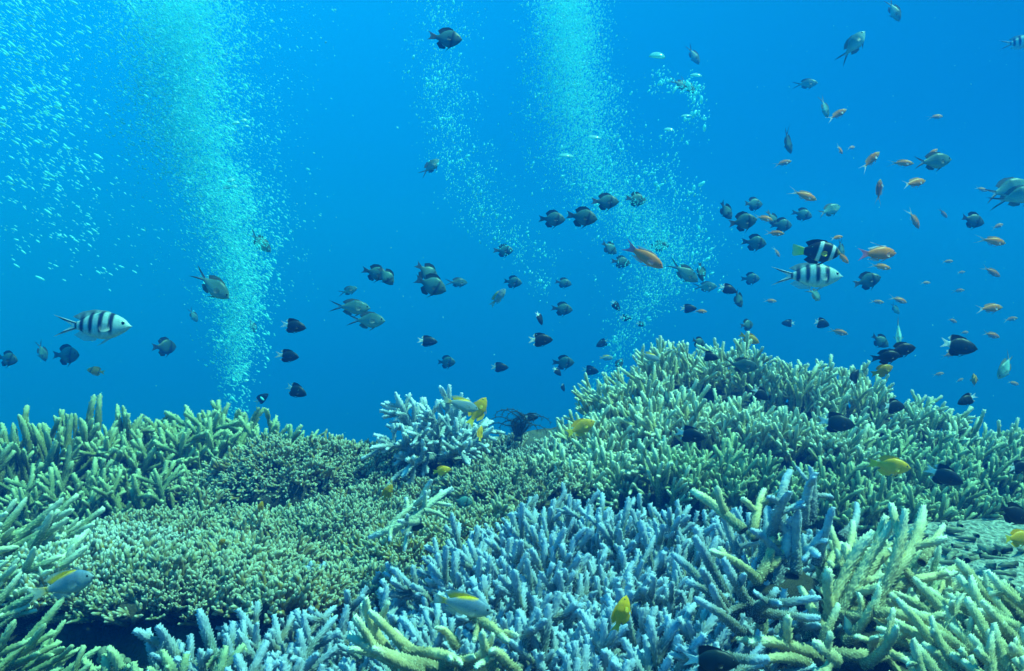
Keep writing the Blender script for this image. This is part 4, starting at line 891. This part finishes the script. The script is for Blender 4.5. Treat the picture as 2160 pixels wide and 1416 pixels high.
# species, photo x, y, apparent length, nose-up angle, heading (0 right, 180 left), distance or None (from the size of its kind), label, tint
FISH = [
 ('das', 940, 82, 72, -6, 0, None, 'lone dark round damselfish at the top, among the sparse bubble string'),
 ('chr', 906, 354, 56, 42, 0, None, 'pale chromis swimming steeply upward beside the sparse bubble string'),
 ('chr', 547, 509, 64, -45, 15, None, 'dark chromis diving at the edge of the big bubble column'),
 ('chr', 445, 600, 98, -38, 0, None, 'large dark chromis with open scissor tail in front of the bubble column'),
 ('sgt', 195, 687, 172, 0, 0, None, 'black barred silver fish swimming alone above the tall tan coral'),
 ('chr', 407, 664, 36, -62, 20, None, 'small pale chromis nose down at the left side of the bubble column'),
 ('chr', 532, 686, 36, -66, 20, None, 'small chromis nose down at the right side of the bubble column'),
 ('bwc', 619, 688, 56, -9, 0, None, 'white tailed black damselfish, topmost of three stacked right of the bubble column'),
 ('bwc', 608, 751, 51, -6, 0, None, 'white tailed black damselfish, middle one of three stacked right of the bubble column'),
 ('bwc', 624, 824, 52, -22, 0, None, 'white tailed black damselfish, lowest of three stacked right of the bubble column'),
 ('bwc', 552, 841, 36, 35, 0, None, 'white tailed black damselfish tipped upward over the sage coral at the bubble foot'),
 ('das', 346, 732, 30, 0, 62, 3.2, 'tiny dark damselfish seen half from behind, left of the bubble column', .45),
 ('das', 139, 749, 66, 0, 0, 2.6, 'hazy round damselfish under the barred silver fish'),
 ('das', 14, 757, 54, -10, 0, 2.5, 'round damselfish cut by the left picture edge'),
 ('chr', 88, 740, 48, -72, 20, 3.0, 'blurred chromis hanging upright between two hazy round damselfish'),
 ('org', 203, 783, 38, 10, 180, None, 'small orange fish with dark bars facing left above the tall tan coral'),
 ('chr', 733, 614, 46, 15, 0, 2.7, 'pale chromis, highest of the three overlapping forked tails'),
 ('chr', 737, 648, 88, -3, 0, 2.0, 'chromis in the middle of the three overlapping forked tails'),
 ('chr', 771, 676, 88, -2, 0, 1.85, 'chromis in front, lowest of the three overlapping forked tails'),
 ('das', 791, 576, 58, -15, 0, 2.3, 'round damselfish with raised fin, left of an overlapping pair'),
 ('das', 814, 582, 48, -52, 20, 2.2, 'round damselfish tilted nose down, right of an overlapping pair'),
 ('das', 908, 601, 72, -22, 0, 2.0, 'large dark damselfish nose down at the middle of the overlapping trio'),
 ('das', 900, 574, 56, -36, 20, 2.3, 'dark damselfish half hidden behind the larger nose down one'),
 ('chr', 962, 596, 48, 0, 20, None, 'slender olive chromis touching the nose of the large dark damselfish', .8),
 ('das', 1062, 529, 43, 0, 0, None, 'single round damselfish at the end of the sparse bubble string'),
 ('das', 1081, 595, 42, -8, 0, None, 'round damselfish just above the yellow backed fish in open water'),
 ('blu', 1050, 628, 50, 48, 0, None, 'yellow backed pale damselfish climbing steeply in mid water'),
 ('das', 1188, 597, 37, -10, 0, None, 'small round damselfish above another, left of the bubble cloud bottom'),
 ('das', 1185, 652, 47, -6, 0, None, 'round damselfish above the large white tailed black one in mid water'),
 ('bwc', 1139, 672, 30, -65, 45, 2.2, 'thin black damselfish seen edge on, diving above the large white tailed one'),
 ('bwc', 1140, 717, 54, 0, 0, None, 'large white tailed black damselfish level in mid water above the reef gap'),
 ('bwc', 902, 720, 43, -5, 0, None, 'white tailed black damselfish above the bluish white coral, left of the others'),
 ('das', 941, 764, 42, 0, 0, None, 'round damselfish with raised fin just above the bluish white coral'),
 ('bwc', 1054, 775, 38, -2, 0, None, 'small white tailed black damselfish between the two high finned damselfish'),
 ('das', 1188, 765, 48, 0, 0, None, 'round damselfish with tall fin above a tiny black one near the mound'),
 ('bwc', 1176, 784, 24, -45, 30, 2.9, 'tiny white tailed damselfish right under the tall finned damselfish'),
 ('bwc', 1245, 782, 37, -8, 0, None, 'white tailed black damselfish at the left shoulder of the mound'),
 ('bwc', 1187, 817, 20, -60, 40, 3.2, 'tiniest dark damselfish alone low over the reef gap'),
 ('bwc', 1299, 645, 28, -50, 20, 2.8, 'small black damselfish, highest of three strung below the bubble cloud'),
 ('bwc', 1320, 671, 28, -5, 0, None, 'small black damselfish, middle of three strung below the bubble cloud'),
 ('bwc', 1352, 684, 22, -15, 0, 3.4, 'tiny black damselfish, lowest of three strung below the bubble cloud'),
 ('bwc', 1271, 724, 31, -28, 180, None, 'small black damselfish facing left and down beside the bubbles'),
 ('blu', 1279, 755, 32, 0, 0, None, 'faded pale damselfish with yellowish back at the mound shoulder'),
 ('das', 1305, 770, 32, 55, 20, 3.0, 'hazy dark damselfish tipped upward against the mound shoulder'),
 ('blu', 1370, 752, 46, -22, 0, 1.55, 'yellow backed damselfish in front of the left crest of the mound'),
 ('bwc', 1120, 880, 32, -3, 0, 2.0, 'small dark damselfish hovering over the black feather star'),
 ('lem', 1225, 902, 66, 24, 0, 1.42, 'yellow damselfish climbing over the left foot of the mound'),
 ('blu', 970, 853, 84, -17, 0, 1.35, 'yellow backed grey damselfish in front of the bluish white coral'),
 ('lem', 1007, 868, 70, 58, 0, 1.42, 'yellow damselfish rising steeply behind the grey one at the bluish white coral'),
 ('lem', 1012, 915, 34, 70, 50, 1.38, 'small yellow damselfish seen from behind low in the bluish white coral'),
 ('lem', 932, 993, 40, 10, 0, 1.25, 'small yellow damselfish over the knobbly coral below the bluish white coral'),
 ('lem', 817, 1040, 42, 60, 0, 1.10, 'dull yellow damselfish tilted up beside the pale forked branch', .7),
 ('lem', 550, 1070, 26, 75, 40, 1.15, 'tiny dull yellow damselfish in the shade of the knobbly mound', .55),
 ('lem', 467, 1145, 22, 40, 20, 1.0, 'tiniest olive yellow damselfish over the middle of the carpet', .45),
 ('lem', 1311, 1297, 84, 74, 15, .70, 'bright yellow damselfish standing upright in front of the blue thicket'),
 ('blu', 972, 1275, 142, -10, 0, .70, 'grey blue damselfish with yellow back close up over the bottom corals'),
 ('blu', 138, 1233, 148, 18, 0, .72, 'grey blue damselfish with yellow back over the dark hollow'),
 ('das', 975, 1058, 46, -5, 0, 1.12, 'barred damselfish half hidden in the corals right of the pale forked branch', 1.5),
 ('lem', 1876, 983, 86, -5, 0, 1.22, 'bright yellow damselfish level in front of the mound face at right'),
 ('lem', 2146, 1135, 72, 0, 0, .95, 'yellow damselfish cut by the right picture edge over the sand'),
 ('blk', 2135, 1083, 92, -25, 0, 1.02, 'black damselfish nose down above the sandy patch'),
 ('bwc', 1992, 1004, 80, -22, 0, 1.15, 'white tailed black damselfish in the dark ledge over the sandy patch'),
 ('bwc', 2150, 985, 50, 8, 0, 1.25, 'white tailed black damselfish at the right edge above the ledge'),
 ('bwc', 1500, 1394, 118, 0, 0, .60, 'large white tailed black damselfish at the bottom edge among blue corals'),
 ('chr', 1785, 1313, 66, -68, 30, .68, 'slender dark and pale fish diving between the cream coral arms', .8),
 ('das', 1164, 462, 58, -4, 0, None, 'dark round damselfish, lower left of the upper four in the bubble cloud'),
 ('das', 1227, 458, 68, -10, 0, 1.95, 'darkest and largest of the upper four damselfish in the bubble cloud', .8),
 ('das', 1276, 426, 60, 0, 0, None, 'round damselfish above the darkest one in the bubble cloud'),
 ('das', 1340, 421, 50, -5, 0, None, 'round damselfish, rightmost of the upper four in the bubble cloud'),
 ('das', 1285, 523, 40, -35, 20, None, 'round damselfish nose down left of the large orange fish'),
 ('das', 1309, 553, 44, -6, 0, None, 'round damselfish under the tail of the large orange fish'),
 ('anm', 1358, 540, 96, -32, 0, 1.6, 'large orange fish with pink tail diving through the bubble cloud'),
 ('das', 1391, 519, 40, 0, 0, None, 'round damselfish behind the back of the large diving orange fish'),
 ('chr', 1441, 573, 80, -32, 0, 2.3, 'pale chromis with dark back at the right edge of the bubble cloud'),
 ('das', 1479, 573, 42, -78, 30, 2.5, 'blue dark damselfish standing on its nose beside the pale chromis'),
 ('chr', 1486, 605, 52, 0, 0, 3.2, 'faded pale chromis under the dark backed one'),
 ('bwc', 1536, 610, 42, -18, 0, 2.1, 'white tailed damselfish overlapping a hazier one right of the bubbles'),
 ('das', 1556, 630, 42, -58, 30, 2.6, 'hazy damselfish nose down behind the white tailed one right of the bubbles'),
 ('das', 1583, 588, 40, 0, 0, None, 'round damselfish between the bubble cloud and the barred silver fish'),
 ('bwc', 1452, 651, 36, 0, 0, None, 'black damselfish with an orange fish at its nose above the mound'),
 ('ant', 1476, 657, 32, -3, 0, 2.9, 'orange fish at the nose of a black damselfish above the mound'),
 ('das', 1575, 686, 34, 5, 35, 2.6, 'round damselfish just above the yellow back on the mound crest'),
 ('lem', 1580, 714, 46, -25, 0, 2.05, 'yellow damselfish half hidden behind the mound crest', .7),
 ('das', 1472, 722, 36, -20, 20, 2.2, 'dark damselfish sunk between the branch tips of the crest'),
 ('bwc', 1663, 682, 30, 0, 180, None, 'white tailed black damselfish facing left over the mound crest'),
 ('bwc', 1732, 682, 40, -12, 0, None, 'white tailed black damselfish with pale orange fish behind it over the crest'),
 ('ant', 1766, 700, 44, -14, 0, None, 'pale orange fish right behind a white tailed damselfish over the crest'),
 ('ant', 1623, 635, 32, -4, 0, None, 'small orange fish alone above the mound crest'),
 ('das', 1530, 444, 46, -50, 20, 2.6, 'hazy damselfish nose down, leftmost of the right hand school'),
 ('das', 1588, 431, 45, 0, 0, None, 'round damselfish at the top of the right hand school'),
 ('das', 1566, 468, 62, 8, 0, 2.0, 'dark high finned damselfish with pale cheek stripe in the right hand school', .9),
 ('ant', 1609, 460, 44, -15, 0, 2.3, 'orange fish in the gap between four round damselfish'),
 ('das', 1629, 461, 40, -60, 25, 2.9, 'hazy damselfish diving behind the orange fish in the school'),
 ('das', 1649, 475, 48, 0, 0, 2.6, 'round damselfish above the second orange fish of the school'),
 ('ant', 1632, 492, 44, -5, 0, 2.2, 'orange fish below the hazy damselfish pair in the school'),
 ('das', 1692, 452, 44, -15, 0, None, 'round damselfish nosing toward the pale blue chromis'),
 ('chr', 1746, 445, 64, 20, 0, None, 'pale blue chromis swimming upward beside the right hand school', 1.3),
 ('das', 1591, 512, 54, -6, 0, None, 'round damselfish at the bottom of the right hand school'),
 ('ant', 1638, 531, 28, -56, 20, None, 'tiny orange fish diving under the right hand school'),
 ('cln', 1722, 531, 98, -4, 0, 1.55, 'black clownfish with white bars and yellow tail'),
 ('ant', 1763, 502, 32, 12, 0, 2.0, 'orange fish on top of the clownfish head'),
 ('chr', 1773, 522, 42, -65, 30, 2.2, 'teal chromis nose down behind the clownfish head'),
 ('ant', 1775, 541, 44, -42, 0, 1.9, 'thin orange fish diving in front of the clownfish mouth'),
 ('sgt', 1702, 582, 150, 0, 0, 1.85, 'black barred silver fish right under the clownfish'),
 ('chr', 1718, 620, 44, -25, 45, 1.9, 'pale chromis at the belly of the lower barred silver fish', 1.3),
 ('anm', 1850, 535, 94, 3, 0, 1.65, 'large orange fish with pink tail level in front of the clownfish'),
 ('ant', 1855, 562, 48, -12, 0, 2.1, 'small orange fish just under the large level orange one'),
 ('das', 1828, 593, 60, 16, 0, None, 'dark round damselfish tipped upward right of the barred silver fish', .8),
 ('ant', 1848, 637, 32, -6, 0, None, 'small orange fish, lower left of a pair over the mound'),
 ('ant', 1893, 632, 44, -18, 0, None, 'yellowish orange fish, upper right of a pair over the mound'),
 ('chr', 1887, 650, 34, -50, 0, 4.2, 'faint chromis below the yellowish orange fish'),
 ('chr', 1895, 698, 66, -70, 60, 1.9, 'pale chromis coming head on with spread fins over the black pair', 1.9),
 ('das', 1855, 719, 46, -32, 0, 2.5, 'hazy damselfish nose down behind the black pair'),
 ('blk', 1900, 738, 64, 8, 0, 1.55, 'plain black damselfish, upper one of the dark pair on the crest'),
 ('blk', 1869, 753, 60, 8, 0, 1.48, 'plain black damselfish, lower one of the dark pair on the crest'),
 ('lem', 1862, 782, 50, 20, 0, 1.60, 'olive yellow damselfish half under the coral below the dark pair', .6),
 ('bwc', 2021, 730, 78, -10, 0, 1.5, 'largest white tailed black damselfish in the water right of the mound'),
 ('ant', 2090, 508, 68, -9, 0, None, 'orange fish under the dark round damselfish near the right edge'),
 ('ant', 2103, 478, 32, 20, 0, None, 'small orange fish beside the dark round damselfish near the right edge'),
 ('das', 2050, 465, 54, -14, 0, None, 'dark blue round damselfish apart from the others near the right edge', .7),
 ('chr', 2118, 402, 110, 16, 0, 2.2, 'hazy chromis, upper of two overlapping at the right edge', 1.2),
 ('chr', 2140, 416, 100, 16, 0, 2.0, 'hazy chromis, lower of two overlapping at the right edge', 1.2),
 ('ant', 2068, 399, 30, -18, 0, None, 'small orange fish at the tails of the two hazy chromis'),
 ('ant', 1924, 387, 68, 12, 0, None, 'yellowish orange fish with long tail below the big chromis'),
 ('chr', 1963, 341, 94, 6, 0, None, 'big chromis with scissor tail in the upper right water'),
 ('ant', 1965, 324, 34, 35, 0, 2.4, 'small orange fish peeking over the back of the big chromis'),
 ('ant', 1899, 344, 54, -5, 0, 2.3, 'orange fish behind the tail tips of the big chromis'),
 ('ant', 1833, 342, 62, 44, 0, None, 'orange fish swimming steeply upward with curled white tail'),
 ('ant', 1649, 345, 42, 14, 0, None, 'orange fish alone below the slender dark one'),
 ('ant', 1692, 411, 66, -20, 0, None, 'orange fish nose down above the right hand school'),
 ('ant', 1854, 406, 58, 82, 20, 2.4, 'bluish slim fish standing upright with its head up', .6),
 ('ant', 1927, 460, 52, -62, 0, None, 'faint slim fish diving below the yellowish orange one', .8),
 ('ant', 1988, 449, 30, -50, 0, None, 'faintest small fish left of the dark blue damselfish', .7),
 ('chr', 1660, 296, 58, -60, 40, 2.6, 'slender dark blue fish diving alone in the upper water', .5),
 ('ant', 1771, 315, 26, -20, 50, 3.0, 'small reddish fish seen head on, left of a pair'),
 ('ant', 1795, 312, 22, 15, 30, None, 'tiny reddish fish, right of a pair in the upper water'),
 ('ant', 1763, 244, 52, 30, 0, None, 'orange fish rising beside a faded chromis in the upper water'),
 ('ant', 1972, 247, 36, 6, 0, None, 'small orange fish alone in the upper right water'),
 ('chr', 1740, 225, 50, -72, 30, 3.0, 'faded chromis nose down behind the rising orange fish', 1.2),
 ('chr', 1698, 177, 52, 0, 0, None, 'round dark chromis with pale rim in the upper water'),
 ('chr', 1797, 99, 80, 50, 0, None, 'pale blue chromis climbing near the top right', 1.4),
 ('chr', 1885, 20, 58, -66, 0, None, 'pale chromis diving from the top picture edge', 1.2),
 ('sgt', 2150, 90, 80, 5, 0, 3.3, 'faded barred fish cut by the top right picture edge'),
 ('chr', 1462, 115, 50, -60, 0, 3.8, 'faintest chromis above the overlapping pair near the dome bubbles'),
 ('chr', 1434, 178, 52, -25, 0, 2.9, 'dark chromis, left of an overlapping pair near the dome bubbles'),
 ('chr', 1451, 180, 46, -42, 20, 2.8, 'dark chromis, right of an overlapping pair near the dome bubbles'),
 ('ant', 1997, 552, 28, 3, 0, None, 'faded small orange fish, upper left of the far scatter'),
 ('ant', 2026, 575, 20, 10, 0, 5.2, 'tiny reddish speck of a fish below the upper far one'),
 ('ant', 1951, 597, 26, 2, 0, None, 'faded tiny orange fish nearest the tipped up damselfish'),
 ('ant', 2020, 614, 28, 8, 0, None, 'faded tiny orange fish in the middle of the far scatter'),
 ('ant', 2089, 572, 48, -30, 0, 3.0, 'faded slim fish nose down above the middle of the far scatter', .8),
 ('ant', 2083, 651, 64, 5, 0, None, 'orange fish with long pale tail, largest of the far scatter'),
 ('ant', 2130, 674, 32, 12, 0, None, 'faded small fish right of the largest orange one of the far scatter'),
 ('ant', 2007, 676, 28, -20, 0, None, 'faded small fish nose down left of the largest orange one of the far scatter'),
 ('ant', 2033, 702, 24, 5, 0, None, 'faded tiny fish above the largest white tailed damselfish'),
 ('ant', 2088, 706, 46, -15, 0, 3.2, 'slim faded fish right of the largest white tailed damselfish'),
 ('ant', 2001, 749, 36, 15, 0, 3.2, 'faded fish under the tail of the largest white tailed damselfish'),
 ('ant', 1978, 790, 28, 12, 0, None, 'faded reddish fish close over the falling end of the crest'),
 ('ant', 2023, 803, 22, 22, 0, None, 'tiny faded fish left of the round yellow one'),
 ('ant', 2135, 808, 30, -15, 0, None, 'small faded orange fish low at the right edge'),
 ('lem', 2053, 801, 36, 0, 50, 2.3, 'roundish dull yellow damselfish seen from behind over the mound end', .6),
 ('chr', 2124, 771, 74, -48, 200, 1.9, 'pale chromis turned away, nose down to the left with a dark scissor tail', 1.5),
 ('bwc', 1496, 752, 40, -12, 0, 1.50, 'white tailed black damselfish in front of the left crest branches'),
 ('chr', 1560, 770, 78, -8, 0, 1.45, 'dark striped chromis with pale tail in front of the crest', .45),
 ('bwc', 1604, 831, 44, -35, 0, 1.42, 'small black damselfish deep in the middle of the mound face'),
 ('bwc', 1801, 797, 42, 55, 20, 1.46, 'black damselfish pointing up in front of the crest branches'),
 ('bwc', 1765, 892, 78, -8, 0, 1.32, 'black damselfish with blurred white tail low on the mound face'),
 ('bwc', 1884, 857, 56, -5, 0, 1.38, 'black damselfish with pale tail in front of the right crest'),
 ('bwc', 2040, 843, 46, -25, 180, 1.42, 'black damselfish facing left with white tail over the falling crest'),
 ('bwc', 1456, 917, 66, -12, 0, 1.22, 'black damselfish with pale tail at the left foot of the mound face'),
 ('chr', 1405, 831, 44, -75, 40, 1.40, 'thin dark fish hanging nose down before the left mound branches', .6),
]
for n_, row in enumerate(FISH):
    sp, px, py, ln, ang, yaw, d, label = row[:8]
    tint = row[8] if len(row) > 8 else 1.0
    nm, Lr, grp = SP_NAME[sp]
    cosy = max(.30, math.hypot(math.sin(R(ang)), math.cos(R(ang)) * math.cos(R(yaw))))
    if d is None:
        d = min(6.5, F * Lr * cosy / ln); L = Lr if d < 6.5 else ln * d / F / cosy
    else:
        L = ln * d / F / cosy
    me, ey = FM[sp][0 if sp in ('sgt', 'cln', 'anm') else random.randint(0, 2)]
    o = link(nm, me, None, P(px, py, d))
    jit = random.uniform(-14, 14) if yaw in (0, 180) else 0
    o.rotation_euler = (Matrix.Rotation(R(yaw + jit), 3, 'Z') @ Matrix.Rotation(-R(ang), 3, 'Y') @ Matrix.Rotation(R(random.uniform(-6, 6)), 3, 'X')).to_euler()
    o.scale = (L, L, L * random.uniform(.95, 1.05) * (.9 if sp == 'sgt' else 1))
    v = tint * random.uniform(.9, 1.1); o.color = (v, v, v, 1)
    tag(o, label, 'fish', grp)
    if ln >= 34 and sp not in ('blk',):
        for sd in (1, -1):
            ob = link('eye', EYE, o, (ey[0], sd * ey[1], ey[2])); ob.scale = (ey[3], ey[3] * .55, ey[3])

# ------------------------------------------------------------------ air bubbles
def octa():
    v = np.array([(1, 0, 0), (-1, 0, 0), (0, 1, 0), (0, -1, 0), (0, 0, 1), (0, 0, -1)], float)
    f = np.array([(0, 2, 4), (2, 1, 4), (1, 3, 4), (3, 0, 4), (2, 0, 5), (1, 2, 5), (3, 1, 5), (0, 3, 5)])
    return v, f
def ball():                                           # once divided octahedron
    v, f = octa(); V = [tuple(x) for x in v]; Fs = []; mid = {}
    def m(a, b):
        k = (min(a, b), max(a, b))
        if k not in mid:
            p = np.array(V[a]) + np.array(V[b]); p /= np.linalg.norm(p); mid[k] = len(V); V.append(tuple(p))
        return mid[k]
    for a, b, c in f:
        ab, bc, ca = m(a, b), m(b, c), m(c, a); Fs += [(a, ab, ca), (ab, b, bc), (ca, bc, c), (ab, bc, ca)]
    return np.array(V), np.array(Fs)
def swarm(name, pts, rad, axis, stretch, mat, label, flat=.75):
    """many tiny bubbles, each a flattened ellipsoid drawn out along its own drift direction"""
    n = len(pts); bv, bf = ball(); k = len(bv)
    ax = axis / np.linalg.norm(axis, axis=1, keepdims=True)
    oth = np.cross(ax, np.array([0, 1.0, 0])); oth /= np.linalg.norm(oth, axis=1, keepdims=True)
    thr = np.cross(ax, oth)
    r = rad[:, None, None]
    V = pts[:, None, :] + r * (bv[None, :, 0:1] * ax[:, None] * stretch[:, None, None] + bv[None, :, 1:2] * oth[:, None] * flat + bv[None, :, 2:3] * thr[:, None])
    T = bf[None] + (np.arange(n) * k)[:, None, None]
    o = link(name, fastmesh(name, V.reshape(-1, 3), T.reshape(-1, 3), mat))
    return tag(o, label, 'bubbles', None, 'stuff')
def plume(path, n, depth, dspread, rpx, axis_deg, stretch, name, label, clump=0.35, ajit=14):
    """path: (photo x, y, half width, weight) stations from top to bottom; bubbles fill a round column round that line"""
    p = np.array(path, float)
    seg = np.hypot(np.diff(p[:, 0]), np.diff(p[:, 1])); w = seg * (p[:-1, 3] + p[1:, 3]) / 2
    i = RNG.choice(len(seg), n, p=w / w.sum()); t = RNG.random(n)
    c = p[i] * (1 - t[:, None]) + p[i + 1] * t[:, None]
    nk = max(4, n // 22); cx = RNG.normal(0, .5, nk); cyy = RNG.normal(0, .5, nk)
    gx = RNG.normal(0, .5, n); gy = RNG.normal(0, .5, n)
    px = c[:, 0] + gx * c[:, 2]; py = c[:, 1] + RNG.normal(0, 8, n)
    d = depth + gy * dspread
    # gather some of them into drifting clusters
    hub = RNG.integers(0, n, nk); sel = RNG.random(n) < clump
    h = hub[RNG.integers(0, nk, n)]
    px = np.where(sel, px[h] + RNG.normal(0, 9, n), px); py = np.where(sel, py[h] + RNG.normal(0, 12, n), py); d = np.where(sel, d[h] + RNG.normal(0, .03, n), d)
    r = np.exp(RNG.normal(math.log(rpx * .95), .52, n)); r = np.clip(r, rpx * .3, rpx * 3.6) / F * d
    P3 = np.c_[(px - 1080) / F * d, d, -(py - 708) / F * d]
    a = np.radians(axis_deg + RNG.normal(0, ajit, n))
    ax = np.c_[np.cos(a), RNG.normal(0, .15, n), np.sin(a)]
    return swarm(name, P3, r, ax, np.full(n, stretch) * RNG.uniform(.7, 1.25, n), M_mist if rpx < .7 else M_bub, label)

plume([(365, -60, 150, 2.2), (375, 100, 130, 2.4), (400, 300, 120, 1.7), (470, 420, 105, 1.0), (505, 520, 85, 1.2), (495, 620, 65, 1.1), (500, 720, 62, .8), (495, 800, 42, .30), (500, 880, 40, .08)],
      19000, 2.5, .18, .92, -38, 2.1, 'bubble_column', 'dense bright column of fine bubbles rising at the left')
plume([(375, -60, 120, 2.4), (380, 120, 100, 2.6), (400, 300, 95, 1.3), (480, 440, 80, .7), (505, 540, 60, .8), (498, 640, 48, .7), (500, 740, 42, .6), (498, 800, 25, .1)],
      36000, 2.55, .26, .68, -38, 1.5, 'fine_bubble_mist', 'mist of the finest bubbles inside the bright left column', .1, 30)
plume([(365, -60, 290, 1.6), (375, 100, 260, 1.6), (400, 300, 220, 1.0), (470, 420, 180, .6), (505, 520, 150, .5), (495, 640, 120, .3)],
      9000, 2.6, .3, .75, -38, 1.8, 'bubble_haze', 'thin haze of tiny bubbles spreading round the left column', .3, 20)
plume([(20, -40, 130, 1.2), (50, 120, 110, 1.2), (70, 260, 130, 1.0), (110, 400, 150, .55), (170, 520, 150, .25), (230, 600, 110, .08)],
      2100, 1.6, .18, 1.12, -32, 3.0, 'drifting_bubble_cloud', 'scattered slanting bubbles drifting in the upper left corner', .25, 8)
plume([(930, -20, 85, .5), (930, 140, 75, .8), (945, 240, 60, 1.0), (975, 330, 65, .9), (1000, 400, 70, .8), (1055, 480, 75, .7), (1120, 540, 70, .4), (1150, 620, 30, .1)],
      2900, 2.6, .12, 1.0, 75, 1.5, 'bubble_string', 'sparse string of bubbles curving down behind the lone dark fish', .35, 25)
plume([(1195, -40, 80, 1.8), (1200, 120, 85, 1.6), (1215, 240, 110, 1.3), (1240, 340, 125, .8), (1320, 440, 140, .8), (1400, 520, 110, .9), (1400, 600, 85, .7), (1340, 660, 70, .5), (1310, 740, 40, .25), (1280, 800, 22, .15), (1225, 870, 16, .12)],
      11500, 2.7, .16, .92, 70, 1.5, 'bubble_cloud', 'bright cloud of bubbles spreading down the middle to the mound', .3, 25)
plume([(1195, -40, 65, 2.2), (1200, 120, 65, 2.0), (1215, 240, 85, 1.4), (1240, 340, 90, .6), (1330, 450, 90, .4), (1400, 540, 80, .5), (1390, 600, 60, .2)],
      24000, 2.75, .24, .68, 75, 1.4, 'fine_bubble_mist', 'mist of the finest bubbles inside the middle cloud', .1, 30)
plume([(1385, 150, 25, .8), (1420, 190, 45, 1), (1465, 180, 25, 1), (1480, 240, 22, .6), (1420, 300, 60, .7), (1380, 370, 60, .6), (1470, 420, 60, .6), (1480, 520, 45, .8), (1500, 600, 25, .4)],
      700, 2.3, .08, 1.4, 65, 1.6, 'trailing_bubbles', 'loose small bubbles trailing below the dome shaped ones', .4, 25)

def dome_bubble(px, py, w, h, d, ang, label):
    V, Fs = [], []; n, r = 28, 12
    a = w * .42 / F * d; b = h * .6 / F * d
    for i in range(r + 1):
        th = math.pi * i / r
        for j in range(n):
            f = 2 * math.pi * j / n
            z = math.cos(th); z = z * b if z > 0 else -z * b * .45
            k = 1 + .06 * math.sin(3 * f + px)
            V.append((a * math.sin(th) * math.cos(f) * k, a * math.sin(th) * math.sin(f) * k, z))
    for i in range(r):
        for j in range(n): Fs.append((i * n + j, (i + 1) * n + j, (i + 1) * n + (j + 1) % n, i * n + (j + 1) % n))
    o = link('air_bubble', mesh('air_bubble', V, Fs, M_bigbub), None, P(px, py, d)); o.rotation_euler = (R(14), R(ang), 0)
    tag(o, label, 'bubble', 'large dome shaped air bubbles')
dome_bubble(1386, 122, 40, 19, 2.0, 6, 'largest dome shaped bubble, topmost of the big ones')
dome_bubble(1468, 161, 30, 10, 2.0, 4, 'flat dome bubble above the overlapping dark chromis pair')
dome_bubble(1447, 246, 28, 8, 2.1, -4, 'small flat dome bubble below the overlapping dark chromis pair')
dome_bubble(1411, 276, 26, 11, 2.1, 8, 'short dome bubble between the flat one and the wide ones')
dome_bubble(1253, 292, 36, 11, 2.1, 6, 'wide dome bubble, right one of two in the middle cloud')
dome_bubble(1194, 331, 38, 12, 2.1, 4, 'wide dome bubble, left one of two in the middle cloud')
for k, (x, y, w) in enumerate(((498, 262, 20), (515, 256, 18), (521, 268, 13), (488, 383, 22), (478, 398, 18), (495, 395, 15), (520, 804, 14), (405, 278, 13), (415, 170, 12))):
    dome_bubble(x, y, w, w * .55, 2.25, 10 * (k % 3) - 10, ['pale blob of air, left of three at the edge of the left column', 'pale blob of air, topmost of three at the edge of the left column', 'pale blob of air, lowest of three at the edge of the left column',
        'pale blob of air at the narrow waist of the left column', 'pale blob of air, leftmost at the narrow waist of the column', 'pale blob of air, right one at the narrow waist of the column', 'pale blob of air near the foot of the left column',
        'pale blob of air inside the bright upper left column', 'pale blob of air high in the brightest part of the left column'][k])

# specks of plankton hanging everywhere in the water
n = 2400
d = RNG.uniform(1.0, 4.5, n); px = RNG.uniform(-100, 2260, n); py = RNG.uniform(-60, 1000, n)
pts = np.c_[(px - 1080) / F * d, d, -(py - 708) / F * d]
keep = np.array([p[2] > ground(p[0], p[1], False) + .14 for p in pts])
pts = pts[keep]; n = len(pts)
swarm('plankton_specks', pts, np.exp(RNG.normal(math.log(.00045), .4, n)), RNG.normal(0, 1, (n, 3)), np.full(n, 1.3), M_snow, 'pale specks of plankton drifting in the blue water')

# ------------------------------------------------------------------ the water that fades far things
def haze_box():
    lo = Vector((-10, -3.2, -5.4)); hi = Vector((10, 12, 1.75))
    V = [(x, y, z) for x in (lo.x, hi.x) for y in (lo.y, hi.y) for z in (lo.z, hi.z)]
    Fs = [(0, 1, 3, 2), (4, 6, 7, 5), (0, 4, 5, 1), (2, 3, 7, 6), (0, 2, 6, 4), (1, 5, 7, 3)]
    m = bpy.data.materials.new('sea_haze'); m.use_nodes = True; t = m.node_tree; t.nodes.clear()
    o = t.nodes.new('ShaderNodeOutputMaterial'); v = t.nodes.new('ShaderNodeVolumePrincipled')
    v.inputs['Color'].default_value = (0.004, 0.115, 0.60, 1)
    v.inputs['Density'].default_value = 0.25
    v.inputs['Anisotropy'].default_value = 0.2
    v.inputs['Absorption Color'].default_value = (0.1, 0.84, 0.99, 1)
    t.links.new(v.outputs[0], o.inputs['Volume'])
    ob = link('haze', mesh('haze', V, Fs, m, smooth=False)); tag(ob, kind='stuff')
haze_box()
